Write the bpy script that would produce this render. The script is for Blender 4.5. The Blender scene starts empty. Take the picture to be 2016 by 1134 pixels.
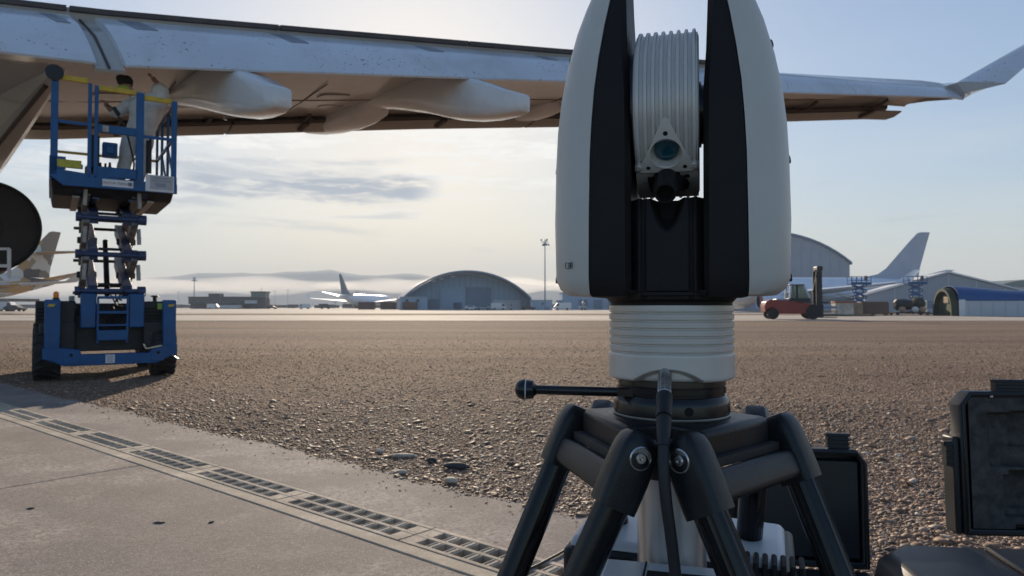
import bpy, math, random
import numpy as np
from mathutils import Vector, Matrix

random.seed(7)
rng = np.random.default_rng(7)
R = math.radians
scene = bpy.context.scene
col = scene.collection

# ------------------------------------------------------------------ camera
F, EYE, HZ = 1400.0, 1.15, 603.0
TILT = math.atan((HZ - 567) / F)
cam = bpy.data.cameras.new('camera')
cam_o = bpy.data.objects.new('camera', cam)
col.objects.link(cam_o)
cam_o.location = (0, 0, EYE)
cam_o.rotation_euler = (R(90) + TILT, 0, 0)
cam.sensor_width = 36
cam.lens = 36 * F / 2016
cam.clip_start = 0.05
cam.clip_end = 30000
cam.dof.use_dof = True
cam.dof.focus_distance = 0.82
cam.dof.aperture_fstop = 18
scene.camera = cam_o

# ------------------------------------------------------------------ light
SUN_EL, SUN_AZ = 17.6, -8.0          # azimuth measured from +Y towards +X
sd = Vector((math.sin(R(SUN_AZ)) * math.cos(R(SUN_EL)), math.cos(R(SUN_AZ)) * math.cos(R(SUN_EL)), math.sin(R(SUN_EL))))
sl = bpy.data.lights.new('sun', 'SUN')
sl.energy = 4.8
sl.angle = R(0.6)
sl.color = (1.0, 0.83, 0.63)
so = bpy.data.objects.new('sun', sl)
col.objects.link(so)
so.rotation_euler = sd.to_track_quat('Z', 'Y').to_euler()
so.location = (0, 0, 60)

world = bpy.data.worlds.new('World')
scene.world = world
world.use_nodes = True
nt = world.node_tree
nt.nodes.clear()
def N(tree, typ, **kw):
    n = tree.nodes.new(typ)
    for k, v in kw.items():
        if k == 'inp':
            for kk, vv in v.items():
                n.inputs[kk].default_value = vv
        else:
            setattr(n, k, v)
    return n
def math_n(tree, op, a, b=None, c=None, clamp=False):
    n = tree.nodes.new('ShaderNodeMath')
    n.operation = op
    n.use_clamp = clamp
    for i, v in enumerate((a, b, c)):
        if v is None:
            continue
        if isinstance(v, (int, float)):
            n.inputs[i].default_value = v
        else:
            tree.links.new(v, n.inputs[i])
    return n.outputs[0]
def mixc(tree, fac, a, b):
    n = tree.nodes.new('ShaderNodeMix')
    n.data_type = 'RGBA'
    for idx, v in ((0, fac), (6, a), (7, b)):
        if isinstance(v, (int, float)):
            n.inputs[idx].default_value = v
        elif isinstance(v, tuple):
            n.inputs[idx].default_value = (*v, 1) if len(v) == 3 else v
        else:
            tree.links.new(v, n.inputs[idx])
    return n.outputs[2]
def smooth(tree, v, lo, hi):
    n = tree.nodes.new('ShaderNodeMapRange')
    n.interpolation_type = 'SMOOTHSTEP'
    n.inputs[1].default_value = lo
    n.inputs[2].default_value = hi
    tree.links.new(v, n.inputs[0])
    return n.outputs[0]

SKY_STRENGTH = 0.13
sky = N(nt, 'ShaderNodeTexSky')
sky.sky_type = 'NISHITA'
sky.sun_disc = False
sky.sun_elevation = R(SUN_EL)
sky.sun_rotation = R(SUN_AZ)
sky.air_density = 1.0
sky.dust_density = 0.9
sky.ozone_density = 3.0
tc = N(nt, 'ShaderNodeTexCoord')
sep = N(nt, 'ShaderNodeSeparateXYZ')
nt.links.new(tc.outputs['Generated'], sep.inputs[0])
az = math_n(nt, 'ARCTAN2', sep.outputs[0], sep.outputs[1])
el = math_n(nt, 'ARCSINE', sep.outputs[2])
def cloud_noise(sx, sy, off, detail=6, rough=.55, dist=0.0):
    c = N(nt, 'ShaderNodeCombineXYZ')
    nt.links.new(math_n(nt, 'MULTIPLY', az, sx), c.inputs[0])
    nt.links.new(math_n(nt, 'MULTIPLY', el, sy), c.inputs[1])
    c.inputs[2].default_value = off
    n = N(nt, 'ShaderNodeTexNoise')
    n.inputs['Scale'].default_value = 1
    n.inputs['Detail'].default_value = detail
    n.inputs['Roughness'].default_value = rough
    n.inputs['Distortion'].default_value = dist
    nt.links.new(c.outputs[0], n.inputs['Vector'])
    return n.outputs[0]
def bump_mask(v, centre, half, soft):
    d = math_n(nt, 'ABSOLUTE', math_n(nt, 'SUBTRACT', v, centre))
    return math_n(nt, 'SUBTRACT', 1, smooth(nt, d, half, half + soft))
streak = cloud_noise(7, 60, 3.3, dist=.4)
fine = cloud_noise(26, 130, 9.1, detail=8, rough=.62, dist=.6)
veil = cloud_noise(2.5, 14, 5.7)
both = math_n(nt, 'ADD', math_n(nt, 'MULTIPLY', streak, .6), math_n(nt, 'MULTIPLY', fine, .4))
low = math_n(nt, 'SUBTRACT', 1, smooth(nt, el, .20, .36))          # clouds thin out upward
# thin bright veil
c1 = math_n(nt, 'MULTIPLY', smooth(nt, veil, .40, .68), low)
# broken cream sheet around 12 degrees up, towards the sun
m2 = math_n(nt, 'MULTIPLY', bump_mask(el, R(11.0), R(1.2), R(4.5)), bump_mask(az, R(-12), R(14), R(16)))
c2 = math_n(nt, 'MULTIPLY', smooth(nt, both, .48, .58), m2)
# grey streaks below it
warp = math_n(nt, 'ADD', el, math_n(nt, 'MULTIPLY_ADD', cloud_noise(4.5, 10, 2.2, 3), .050, -.025))
warp = math_n(nt, 'ADD', warp, math_n(nt, 'MULTIPLY_ADD', fine, .016, -.008))
c3 = None
for e0, hw, sf, a0, aw, asf, amt in ((10.3, .12, .7, -21, 7, 5, .7), (9.3, .35, .7, -16, 7.5, 3.5, 1.0), (8.5, .15, .6, -20, 7, 6, .85), (7.4, .10, .5, -29, 5, 4, .6), (6.1, .05, .5, -22, 9, 7, .35), (11.3, .05, .5, -17, 5, 5, .5)):
    q = math_n(nt, 'MULTIPLY', bump_mask(warp, R(e0), R(hw), R(sf)), bump_mask(az, R(a0), R(aw), R(asf)))
    q = math_n(nt, 'MULTIPLY', q, amt)
    c3 = q if c3 is None else math_n(nt, 'MAXIMUM', c3, q)
c3 = math_n(nt, 'MULTIPLY', c3, smooth(nt, both, .36, .54))
m4 = math_n(nt, 'MULTIPLY', bump_mask(el, R(6.0), R(3.5), R(4)), smooth(nt, el, .02, .05))
c4 = math_n(nt, 'MULTIPLY', smooth(nt, streak, .60, .74), m4)
c4 = math_n(nt, 'MULTIPLY', c4, .5)
K = 1 / SKY_STRENGTH
def kc(r, g, b):
    return (r * K, g * K, b * K)
# soft shoulder: brightness curve dims the sky's glare round the sun
bw = N(nt, 'ShaderNodeRGBToBW')
nt.links.new(sky.outputs[0], bw.inputs[0])
dv = math_n(nt, 'DIVIDE', 1.0, math_n(nt, 'MULTIPLY_ADD', bw.outputs[0], SKY_STRENGTH * 1.0, 1.0))
vm = N(nt, 'ShaderNodeVectorMath', operation='SCALE')
nt.links.new(sky.outputs[0], vm.inputs[0])
nt.links.new(dv, vm.inputs['Scale'])
s = vm.outputs[0]
s = mixc(nt, math_n(nt, 'MULTIPLY', c1, .20), s, kc(.56, .575, .58))
s = mixc(nt, math_n(nt, 'MULTIPLY', c2, .8), s, kc(.79, .775, .74))
s = mixc(nt, math_n(nt, 'MULTIPLY', c4, .8), s, kc(.27, .32, .39))
s = mixc(nt, math_n(nt, 'MULTIPLY', c3, .9), s, kc(.24, .29, .365))
bg = N(nt, 'ShaderNodeBackground')
bg.inputs['Strength'].default_value = SKY_STRENGTH
nt.links.new(s, bg.inputs['Color'])
wo = N(nt, 'ShaderNodeOutputWorld')
nt.links.new(bg.outputs[0], wo.inputs['Surface'])

scene.view_settings.view_transform = 'Standard'
scene.view_settings.look = 'None'
scene.view_settings.exposure = 0.5
scene.view_settings.gamma = 1
scene.view_settings.use_curve_mapping = False
scene.cycles.use_denoising = True
scene.cycles.max_bounces = 8
scene.cycles.volume_bounces = 2
scene.cycles.transparent_max_bounces = 12

# ------------------------------------------------------------------ geometry helpers
def ray(px, py):
    x, y = (px - 1008) / F, (567 - py) / F
    return Vector((x, math.cos(TILT) - y * math.sin(TILT), math.sin(TILT) + y * math.cos(TILT)))
def at(px, py, Y):
    d = ray(px, py)
    return Vector((0, 0, EYE)) + d * (Y / d.y)
def gr(px, py, z=0.0):
    d = ray(px, py)
    return Vector((0, 0, EYE)) + d * ((z - EYE) / d.z)

class MB:
    def __init__(self):
        self.v, self.f = [], []
    def add(self, verts, faces, m=None):
        o = len(self.v)
        for p in verts:
            p = Vector(p)
            if m is not None:
                p = m @ p
            self.v.append(tuple(p))
        for f in faces:
            self.f.append(tuple(i + o for i in f))
        return self
    def box(self, c, s, m=None, rz=0, ch=0):
        x, y, z = s[0] / 2, s[1] / 2, s[2] / 2
        T = Matrix.Translation(c) @ Matrix.Rotation(rz, 4, 'Z')
        if m is not None:
            T = m @ T
        vs = [(i * x, j * y, k * z) for k in (-1, 1) for j in (-1, 1) for i in (-1, 1)]
        return self.add(vs, [(0, 2, 3, 1), (4, 5, 7, 6), (0, 1, 5, 4), (2, 6, 7, 3), (0, 4, 6, 2), (1, 3, 7, 5)], T)
    def bx(self, x0, x1, y0, y1, z0, z1, m=None):
        return self.box(((x0 + x1) / 2, (y0 + y1) / 2, (z0 + z1) / 2), (abs(x1 - x0), abs(y1 - y0), abs(z1 - z0)), m)
    def loft(self, secs, caps=True, closed=True, m=None):
        n = len(secs[0])
        vs = [p for s_ in secs for p in s_]
        fs = []
        for i in range(len(secs) - 1):
            for j in range(n if closed else n - 1):
                k = (j + 1) % n
                fs.append((i * n + j, i * n + k, (i + 1) * n + k, (i + 1) * n + j))
        if caps:
            fs.append(tuple(reversed(range(n))))
            fs.append(tuple((len(secs) - 1) * n + j for j in range(n)))
        return self.add(vs, fs, m)
    def tube(self, pts, rad, n=12, caps=True, m=None):
        pts = [Vector(p) for p in pts]
        if isinstance(rad, (int, float)):
            rad = [rad] * len(pts)
        secs = []
        up = None
        for i, p in enumerate(pts):
            t = (pts[min(i + 1, len(pts) - 1)] - pts[max(i - 1, 0)]).normalized()
            if up is None:
                up = t.orthogonal().normalized()
            a = (up - t * up.dot(t))
            a = a.normalized() if a.length > 1e-6 else t.orthogonal().normalized()
            up = a
            b = t.cross(a)
            secs.append([p + (a * math.cos(q) + b * math.sin(q)) * rad[i] for q in (2 * math.pi * k / n for k in range(n))])
        return self.loft(secs, caps, True, m)
    def bar(self, p0, p1, w, h, m=None, up=(0, 0, 1)):
        p0, p1 = Vector(p0), Vector(p1)
        t = (p1 - p0).normalized()
        u = Vector(up)
        s_ = t.cross(u)
        s_ = s_.normalized() if s_.length > 1e-5 else t.orthogonal().normalized()
        u = s_.cross(t)
        secs = [[p + s_ * (a * w / 2) + u * (b * h / 2) for a, b in ((-1, -1), (1, -1), (1, 1), (-1, 1))] for p in (p0, p1)]
        return self.loft(secs, m=m)
    def lathe(self, prof, n=32, m=None, caps=True):
        secs = [[(r_ * math.cos(2 * math.pi * k / n), r_ * math.sin(2 * math.pi * k / n), z) for k in range(n)] for r_, z in prof]
        return self.loft(secs, caps, True, m)
    def prism(self, poly, z0, z1, m=None):
        return self.loft([[(x, y, z0) for x, y in poly], [(x, y, z1) for x, y in poly]], m=m)
    def sphere(self, c, r_, n=16, m=None, sc=(1, 1, 1)):
        k = n // 2
        secs = []
        for i in range(k + 1):
            a = -math.pi / 2 + math.pi * i / k
            rr = max(math.cos(a), 1e-3) * r_
            secs.append([(c[0] + sc[0] * rr * math.cos(2 * math.pi * j / n), c[1] + sc[1] * rr * math.sin(2 * math.pi * j / n), c[2] + sc[2] * r_ * math.sin(a)) for j in range(n)])
        return self.loft(secs, True, True, m)

def axis_m(p, d, roll=0):
    """matrix whose local z runs along d from p"""
    return Matrix.Translation(p) @ Vector(d).to_track_quat('Z', 'Y').to_matrix().to_4x4() @ Matrix.Rotation(roll, 4, 'Z')

def build(name, mb, material, parent=None, sharp=35, bevel=0, seg=2, kind=None, flat=False):
    me = bpy.data.meshes.new(name)
    me.from_pydata(mb.v, [], mb.f)
    import bmesh
    bm = bmesh.new()
    bm.from_mesh(me)
    bmesh.ops.recalc_face_normals(bm, faces=bm.faces)
    bm.to_mesh(me)
    bm.free()
    me.materials.append(material)
    if not flat:
        me.shade_smooth()
        me.set_sharp_from_angle(angle=R(sharp))
    o = bpy.data.objects.new(name, me)
    col.objects.link(o)
    if parent:
        o.parent = parent
    if bevel:
        b = o.modifiers.new('bevel', 'BEVEL')
        b.width = bevel
        b.segments = seg
        b.limit_method = 'ANGLE'
        b.angle_limit = R(40)
        b.harden_normals = False
    if kind:
        o['kind'] = kind
    return o

def tag(o, label, cat, group=None):
    o['label'] = label
    o['category'] = cat
    if group:
        o['group'] = group
    return o
def thing(name, label, cat, loc=(0, 0, 0), rz=0, group=None):
    o = bpy.data.objects.new(name, None)
    o.empty_display_size = .2
    col.objects.link(o)
    o.location = loc
    o.rotation_euler = (0, 0, rz)
    return tag(o, label, cat, group)
def dup(root, loc, rz, label=None):
    r_ = root.copy()
    col.objects.link(r_)
    r_.location = loc
    r_.rotation_euler = (0, 0, rz)
    if label:
        r_['label'] = label
    for ch in list(root.children):
        c = ch.copy()
        col.objects.link(c)
        c.parent = r_
        for g in ch.children:
            d = g.copy()
            col.objects.link(d)
            d.parent = c
    return r_

# ------------------------------------------------------------------ materials
def mat(name, c, rough=.5, metal=0.0, var=.12, scale=4.0, bump=0.0, bscale=60.0, spec=.5, dark=None, dscale=3.0, dcut=(.55, .7), coat=0.0, trans=0.0, rvar=.1):
    m = bpy.data.materials.new(name)
    m.use_nodes = True
    t = m.node_tree
    p = t.nodes['Principled BSDF']
    p.inputs['Metallic'].default_value = metal
    p.inputs['Specular IOR Level'].default_value = spec
    p.inputs['Coat Weight'].default_value = coat
    p.inputs['Transmission Weight'].default_value = trans
    tcn = N(t, 'ShaderNodeTexCoord')
    n = N(t, 'ShaderNodeTexNoise', inp={'Scale': scale, 'Detail': 6.0, 'Roughness': .6})
    t.links.new(tcn.outputs['Object'], n.inputs['Vector'])
    lo = tuple(x * (1 - var) for x in c)
    hi = tuple(min(1, x * (1 + var)) for x in c)
    f = smooth(t, n.outputs[0], .3, .7)
    cc = mixc(t, f, lo, hi)
    if dark is not None:
        n2 = N(t, 'ShaderNodeTexNoise', inp={'Scale': dscale, 'Detail': 8.0, 'Roughness': .65})
        t.links.new(tcn.outputs['Object'], n2.inputs['Vector'])
        cc = mixc(t, smooth(t, n2.outputs[0], *dcut), cc, dark)
    t.links.new(cc, p.inputs['Base Color'])
    rr = math_n(t, 'MULTIPLY_ADD', n.outputs[0], rvar * 2, rough - rvar, clamp=True)
    t.links.new(rr, p.inputs['Roughness'])
    if bump:
        nb = N(t, 'ShaderNodeTexNoise', inp={'Scale': bscale, 'Detail': 4.0})
        t.links.new(tcn.outputs['Object'], nb.inputs['Vector'])
        b = N(t, 'ShaderNodeBump', inp={'Strength': .5, 'Distance': bump})
        t.links.new(nb.outputs[0], b.inputs['Height'])
        t.links.new(b.outputs[0], p.inputs['Normal'])
    return m

M = {}
M['shell'] = mat('tracker_shell', (.665, .61, .54), .42, var=.03, scale=9, bump=.00012, bscale=1800, rvar=.05)
M['alu'] = mat('painted_alu', (.645, .60, .545), .36, metal=.2, var=.03, scale=12, bump=.0001, bscale=1500, rvar=.05)
M['black'] = mat('black_housing', (.023, .0195, .0185), .52, spec=.18, var=.1, scale=14, bump=.00010, bscale=1500)
M['black_gloss'] = mat('black_anodised', (.012, .012, .014), .22, var=.1, scale=20)
M['cast'] = mat('black_powder_coat', (.012, .0135, .0155), .38, var=.3, spec=.4, scale=25, bump=.0007, bscale=420, dark=(.12, .12, .12), dscale=45, dcut=(.70, .78))
M['carbon'] = mat('carbon_tube', (.007, .007, .008), .20, var=.3, scale=60, spec=.35)
M['steel'] = mat('bare_steel', (.55, .54, .52), .28, metal=1, var=.1, scale=60)
M['column'] = mat('anodised_column', (.62, .62, .62), .34, metal=.85, var=.05, scale=6)
M['rubber'] = mat('cable_rubber', (.02, .02, .022), .55, var=.1)
M['hole'] = mat('dark_hole', (.006, .006, .006), .8, var=0)
M['print'] = mat('print_black', (.01, .01, .01), .6, var=0)
M['case'] = mat('case_plastic', (.013, .0145, .018), .46, var=.15, scale=8, bump=.0006, bscale=260)
M['foam'] = mat('case_foam', (.080, .074, .070), .95, var=.3, scale=30, bump=.0015, bscale=300, spec=.1)
M['boxgrey'] = mat('controller_grey', (.62, .63, .64), .40, var=.03, scale=6)
M['lift_blue'] = mat('lift_blue', (.006, .082, .235), .42, var=.18, scale=3, dark=(.03, .05, .10), dscale=4, dcut=(.60, .75))
M['lift_dark'] = mat('lift_dark', (.022, .022, .024), .55, var=.3, scale=5, dark=(.06, .05, .045), dscale=6)
M['lift_arm'] = mat('lift_arm', (.035, .055, .12), .40, var=.2, scale=4)
M['lift_worn'] = mat('worn_steel', (.34, .31, .27), .5, metal=.3, var=.25, scale=9)
M['yellow'] = mat('safety_yellow', (.62, .40, .03), .5, var=.15, scale=8)
M['tyre'] = mat('tyre_rubber', (.025, .023, .022), .8, var=.25, scale=10, bump=.004, bscale=40)
M['white_sign'] = mat('white_sign', (.72, .70, .69), .5, var=.05)
M['orange_lens'] = mat('orange_lens', (.95, .25, .02), .25, var=.05)
M['suit'] = mat('white_coverall', (.66, .64, .60), .75, var=.12, scale=7, bump=.02, bscale=9)
M['skin'] = mat('skin', (.42, .24, .17), .5, var=.08)
M['dark_hair'] = mat('dark_cap', (.02, .018, .016), .7, var=.2)
M['hivis'] = mat('hi_vis', (.42, .55, .10), .7, var=.1)

def wing_white(name, base, speck):
    m = mat(name, base, .22, var=.05, scale=.8, rvar=.05, coat=.5)
    t = m.node_tree
    p = t.nodes['Principled BSDF']
    tcn = N(t, 'ShaderNodeTexCoord')
    src = p.inputs['Base Color'].links[0].from_socket
    v = N(t, 'ShaderNodeTexNoise', inp={'Scale': 17.0, 'Detail': 3.0, 'Roughness': .55})
    w = N(t, 'ShaderNodeTexNoise', inp={'Scale': 1.1, 'Detail': 3.0})
    t.links.new(tcn.outputs['Object'], v.inputs['Vector'])
    t.links.new(tcn.outputs['Object'], w.inputs['Vector'])
    f = math_n(t, 'MULTIPLY', smooth(t, v.outputs[0], .64, .675), smooth(t, w.outputs[0], .42, .6))
    c2_ = mixc(t, math_n(t, 'MULTIPLY', f, speck), src, (.10, .10, .11))
    g = N(t, 'ShaderNodeTexNoise', inp={'Scale': .9, 'Detail': 7.0, 'Roughness': .65})
    t.links.new(tcn.outputs['Object'], g.inputs['Vector'])
    c3_ = mixc(t, math_n(t, 'MULTIPLY', smooth(t, g.outputs[0], .45, .8), .35), c2_, (.38, .34, .30))
    t.links.new(c3_, p.inputs['Base Color'])
    return m
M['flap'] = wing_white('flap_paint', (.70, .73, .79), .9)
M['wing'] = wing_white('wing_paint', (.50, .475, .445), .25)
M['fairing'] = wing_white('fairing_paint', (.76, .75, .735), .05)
M['seal'] = mat('dark_seal', (.085, .066, .056), .6, var=.2)
M['patch_grey'] = mat('flap_patch', (.27, .29, .33), .4, var=.1)
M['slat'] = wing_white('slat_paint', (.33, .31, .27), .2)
M['exhaust'] = mat('engine_dark', (.030, .026, .025), .6, var=.25, scale=2)

# ------------------------------------------------------------------ ground
def ground_mat():
    m = bpy.data.materials.new('gravel_ground')
    m.use_nodes = True
    t = m.node_tree
    p = t.nodes['Principled BSDF']
    p.inputs['Roughness'].default_value = .95
    p.inputs['Specular IOR Level'].default_value = .15
    g = N(t, 'ShaderNodeNewGeometry')
    vo = N(t, 'ShaderNodeTexVoronoi', inp={'Scale': 26.0})
    vo2 = N(t, 'ShaderNodeTexVoronoi', inp={'Scale': 7.5})
    for q in (vo, vo2):
        t.links.new(g.outputs['Position'], q.inputs['Vector'])
    sp = N(t, 'ShaderNodeSeparateColor')
    t.links.new(vo.outputs['Color'], sp.inputs[0])
    sp2 = N(t, 'ShaderNodeSeparateColor')
    t.links.new(vo2.outputs['Color'], sp2.inputs[0])
    r1 = t.nodes.new('ShaderNodeValToRGB')
    cr = r1.color_ramp
    cr.elements[0].position, cr.elements[0].color = 0, (.12, .085, .062, 1)
    cr.elements[1].position, cr.elements[1].color = 1, (.44, .36, .29, 1)
    for pos, c in ((.35, (.185, .115, .076, 1)), (.62, (.235, .150, .102, 1)), (.85, (.33, .222, .155, 1))):
        e = cr.elements.new(pos)
        e.color = c
    t.links.new(sp.outputs[0], r1.inputs[0])
    big = N(t, 'ShaderNodeTexNoise', inp={'Scale': .22, 'Detail': 6.0, 'Roughness': .6})
    sc_ = N(t, 'ShaderNodeMapping')
    sc_.inputs['Scale'].default_value = (.14, 1.1, 1)
    t.links.new(g.outputs['Position'], sc_.inputs['Vector'])
    t.links.new(sc_.outputs[0], big.inputs['Vector'])
    c = mixc(t, math_n(t, 'MULTIPLY', smooth(t, big.outputs[0], .40, .62), .75), r1.outputs[0], (.125, .080, .056))
    c = mixc(t, math_n(t, 'MULTIPLY', sp2.outputs[1], .25), c, (.28, .215, .17))
    t.links.new(c, p.inputs['Base Color'])
    h = math_n(t, 'ADD', math_n(t, 'MULTIPLY', vo.outputs['Distance'], -.7), math_n(t, 'MULTIPLY', vo2.outputs['Distance'], -1.0))
    b = N(t, 'ShaderNodeBump', inp={'Strength': .9, 'Distance': .03})
    t.links.new(h, b.inputs['Height'])
    t.links.new(b.outputs[0], p.inputs['Normal'])
    return m
def stone_mat(name='gravel_stones'):
    m = bpy.data.materials.new(name)
    m.use_nodes = True
    t = m.node_tree
    p = t.nodes['Principled BSDF']
    p.inputs['Roughness'].default_value = .66
    p.inputs['Specular IOR Level'].default_value = .35
    g = N(t, 'ShaderNodeNewGeometry')
    r1 = t.nodes.new('ShaderNodeValToRGB')
    cr = r1.color_ramp
    cr.elements[0].position, cr.elements[0].color = 0, (.10, .075, .06, 1)
    cr.elements[1].position, cr.elements[1].color = 1, (.66, .56, .46, 1)
    for pos, c in ((.25, (.19, .108, .068, 1)), (.5, (.28, .168, .108, 1)), (.75, (.38, .24, .158, 1)), (.90, (.56, .41, .29, 1))):
        e = cr.elements.new(pos)
        e.color = c
    t.links.new(g.outputs['Random Per Island'], r1.inputs[0])
    n = N(t, 'ShaderNodeTexNoise', inp={'Scale': 40.0, 'Detail': 4.0})
    t.links.new(g.outputs['Position'], n.inputs['Vector'])
    c = mixc(t, math_n(t, 'MULTIPLY', n.outputs[0], .35), r1.outputs[0], (.21, .145, .105))
    mp = N(t, 'ShaderNodeMapping')
    mp.inputs['Scale'].default_value = (.5, 1.3, 1)
    t.links.new(g.outputs['Position'], mp.inputs['Vector'])
    n2 = N(t, 'ShaderNodeTexNoise', inp={'Scale': .55, 'Detail': 5.0})
    t.links.new(mp.outputs[0], n2.inputs['Vector'])
    c = mixc(t, math_n(t, 'MULTIPLY', smooth(t, n2.outputs[0], .42, .68), .6), c, (.125, .085, .062))
    t.links.new(c, p.inputs['Base Color'])
    return m
def concrete_mat(name, base, speck=.5, scale=1.0, stain=(.16, .145, .135)):
    m = bpy.data.materials.new(name)
    m.use_nodes = True
    t = m.node_tree
    p = t.nodes['Principled BSDF']
    p.inputs['Roughness'].default_value = .88
    p.inputs['Specular IOR Level'].default_value = .25
    g = N(t, 'ShaderNodeNewGeometry')
    def noise(s_, d=6, r_=.62):
        n = N(t, 'ShaderNodeTexNoise', inp={'Scale': s_ * scale, 'Detail': float(d), 'Roughness': r_})
        t.links.new(g.outputs['Position'], n.inputs['Vector'])
        return n.outputs[0]
    c = mixc(t, smooth(t, noise(1.3), .38, .62), tuple(x * .70 for x in base), tuple(x * 1.18 for x in base))
    c = mixc(t, math_n(t, 'MULTIPLY', smooth(t, noise(.8, 8), .45, .56), .62), c, stain)
    c = mixc(t, math_n(t, 'MULTIPLY', smooth(t, noise(11, 6, .7), .43, .55), .5), c, tuple(x * .62 for x in base))
    c = mixc(t, math_n(t, 'MULTIPLY', smooth(t, noise(34, 4), .46, .58), speck * .8), c, tuple(x * .45 for x in base))
    c = mixc(t, math_n(t, 'MULTIPLY', smooth(t, noise(95, 2), .58, .70), speck), c, tuple(min(1, x * 1.7) for x in base))
    c = mixc(t, smooth(t, noise(9, 3, .5), .735, .76), c, (.05, .045, .04))
    t.links.new(c, p.inputs['Base Color'])
    b = N(t, 'ShaderNodeBump', inp={'Strength': .5, 'Distance': .004})
    t.links.new(math_n(t, 'ADD', noise(90, 4), math_n(t, 'MULTIPLY', noise(6, 4), 1.5)), b.inputs['Height'])
    t.links.new(b.outputs[0], p.inputs['Normal'])
    return m
M['ground'] = ground_mat()
M['stone'] = stone_mat()
M['concrete'] = concrete_mat('apron_concrete', (.40, .335, .285), .85)
M['concrete2'] = concrete_mat('strip_concrete', (.36, .31, .28), .95, 1.0, (.13, .118, .115))
M['grate'] = concrete_mat('grate_concrete', (.60, .51, .40), .3, 2.0, (.36, .30, .24))
M['taxiway'] = concrete_mat('taxiway_concrete', (.50, .43, .36), .1, .06, (.40, .35, .30))

ED = Vector((.7649, -.6441, 0)).normalized()        # along gravel edge and drain, to the right
EN = Vector((.6441, .7649, 0)).normalized()         # across, towards the gravel
E0 = gr(480, 865); E0.z = 0                         # a point on the gravel edge
D0 = gr(500, 936); D0.z = 0                         # a point on the far rim of the grate
D1 = D0 - EN * .262                                 # near rim of the grate
D2 = D1 - EN * .10                                  # joint at the channel wall
def on(base, s_, t_=0.0, z=0.0):
    p = base + ED * s_ + EN * t_
    return Vector((p.x, p.y, z))

# gravel ground: from the concrete edge out to the horizon
g = MB()
g.add([on(E0, -9000, -.02, -.03), on(E0, 9000, -.02, -.03), on(E0, 9000, 20000, -.03), on(E0, -9000, 20000, -.03)], [(0, 1, 2, 3)])
build('gravel_ground', g, M['ground'], kind='structure')

# far taxiway and the apron beyond it
g = MB()
g.add([(-900, 62, -.015), (900, 54, -.015), (900, 88, -.015), (-900, 96, -.015)], [(0, 1, 2, 3)])
build('taxiway', g, M['taxiway'], kind='structure')
g = MB()
g.add([(-900, 128, -.015), (900, 98, -.015), (900, 900, -.015), (-900, 900, -.015)], [(0, 1, 2, 3)])
build('far_apron', g, M['taxiway'], kind='structure')

# concrete strip between drain and gravel, with a worn uneven edge
g = MB()
n = 360
top, bot = [], []
def edge_off(s_):
    return .035 * math.sin(s_ * 3.1 + 1) * math.sin(s_ * 1.3) + .02 * math.sin(s_ * 11.7) + .012 * math.sin(s_ * 27.3 + 2)
S0, S1 = -14, 12
far_t = (E0 - D0).dot(EN)
for i in range(n + 1):
    s_ = S0 + (S1 - S0) * i / n
    top.append((on(D0, s_, .004), on(D0, s_, far_t + edge_off(s_), 0), on(D0, s_, far_t + edge_off(s_) + .01, -.2), on(D0, s_, .004, -.2)))
g.loft(top)
build('concrete_strip', g, M['concrete2'], kind='structure', sharp=20)
# apron slabs on the camera side, a real joint between them
J0, J1 = gr(0, 962), gr(270, 917)
J0.z = J1.z = 0
jd = (J1 - J0).normalized()
jn = Vector((-jd.y, jd.x, 0))
def slab_poly(poly):
    m_ = MB()
    m_.prism([(p.x, p.y) for p in poly], -.22, 0)
    build('apron_slab', m_, M['concrete'], kind='structure', bevel=.008, seg=2)
js = (J1 - D2).dot(ED)
jt = D2 + ED * js
back = 24
slab_poly([jt - EN * .004 + ED * .005, on(D2, 12, -.004), on(D2, 12, -back), jt - jd * back + ED * .005])
slab_poly([on(D2, -14, -.004), jt - EN * .004 - ED * .005, jt - jd * back - ED * .005, on(D2, -14, -.004) - jd * back])

# ------------------------------------------------------------------ drain
drain = thing('drain_channel', 'pale concrete drainage channel with two rows of slots crossing the apron', 'drain', on(D1, 0, 0, 0))
def dloc(s_, t_, z):     # drain local point (t from near rim towards the gravel)
    p = ED * s_ + EN * t_
    return Vector((p.x, p.y, z))
def dbox(m_, s0, s1, t0, t1, z0, z1):
    m_.loft([[dloc(s0, t0, z0), dloc(s1, t0, z0), dloc(s1, t1, z0), dloc(s0, t1, z0)],
             [dloc(s0, t0, z1), dloc(s1, t0, z1), dloc(s1, t1, z1), dloc(s0, t1, z1)]])
m_ = MB()
dbox(m_, -14, 12, -.097, -.003, -.2, .002)
build('channel_wall', m_, M['grate'], drain, bevel=.006)
m_ = MB()
dbox(m_, -14, 12, 0, .262, -.22, -.16)
build('channel_floor', m_, mat('channel_dark', (.07, .06, .05), .9), drain)  # channel floor in an even dark brown
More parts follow.
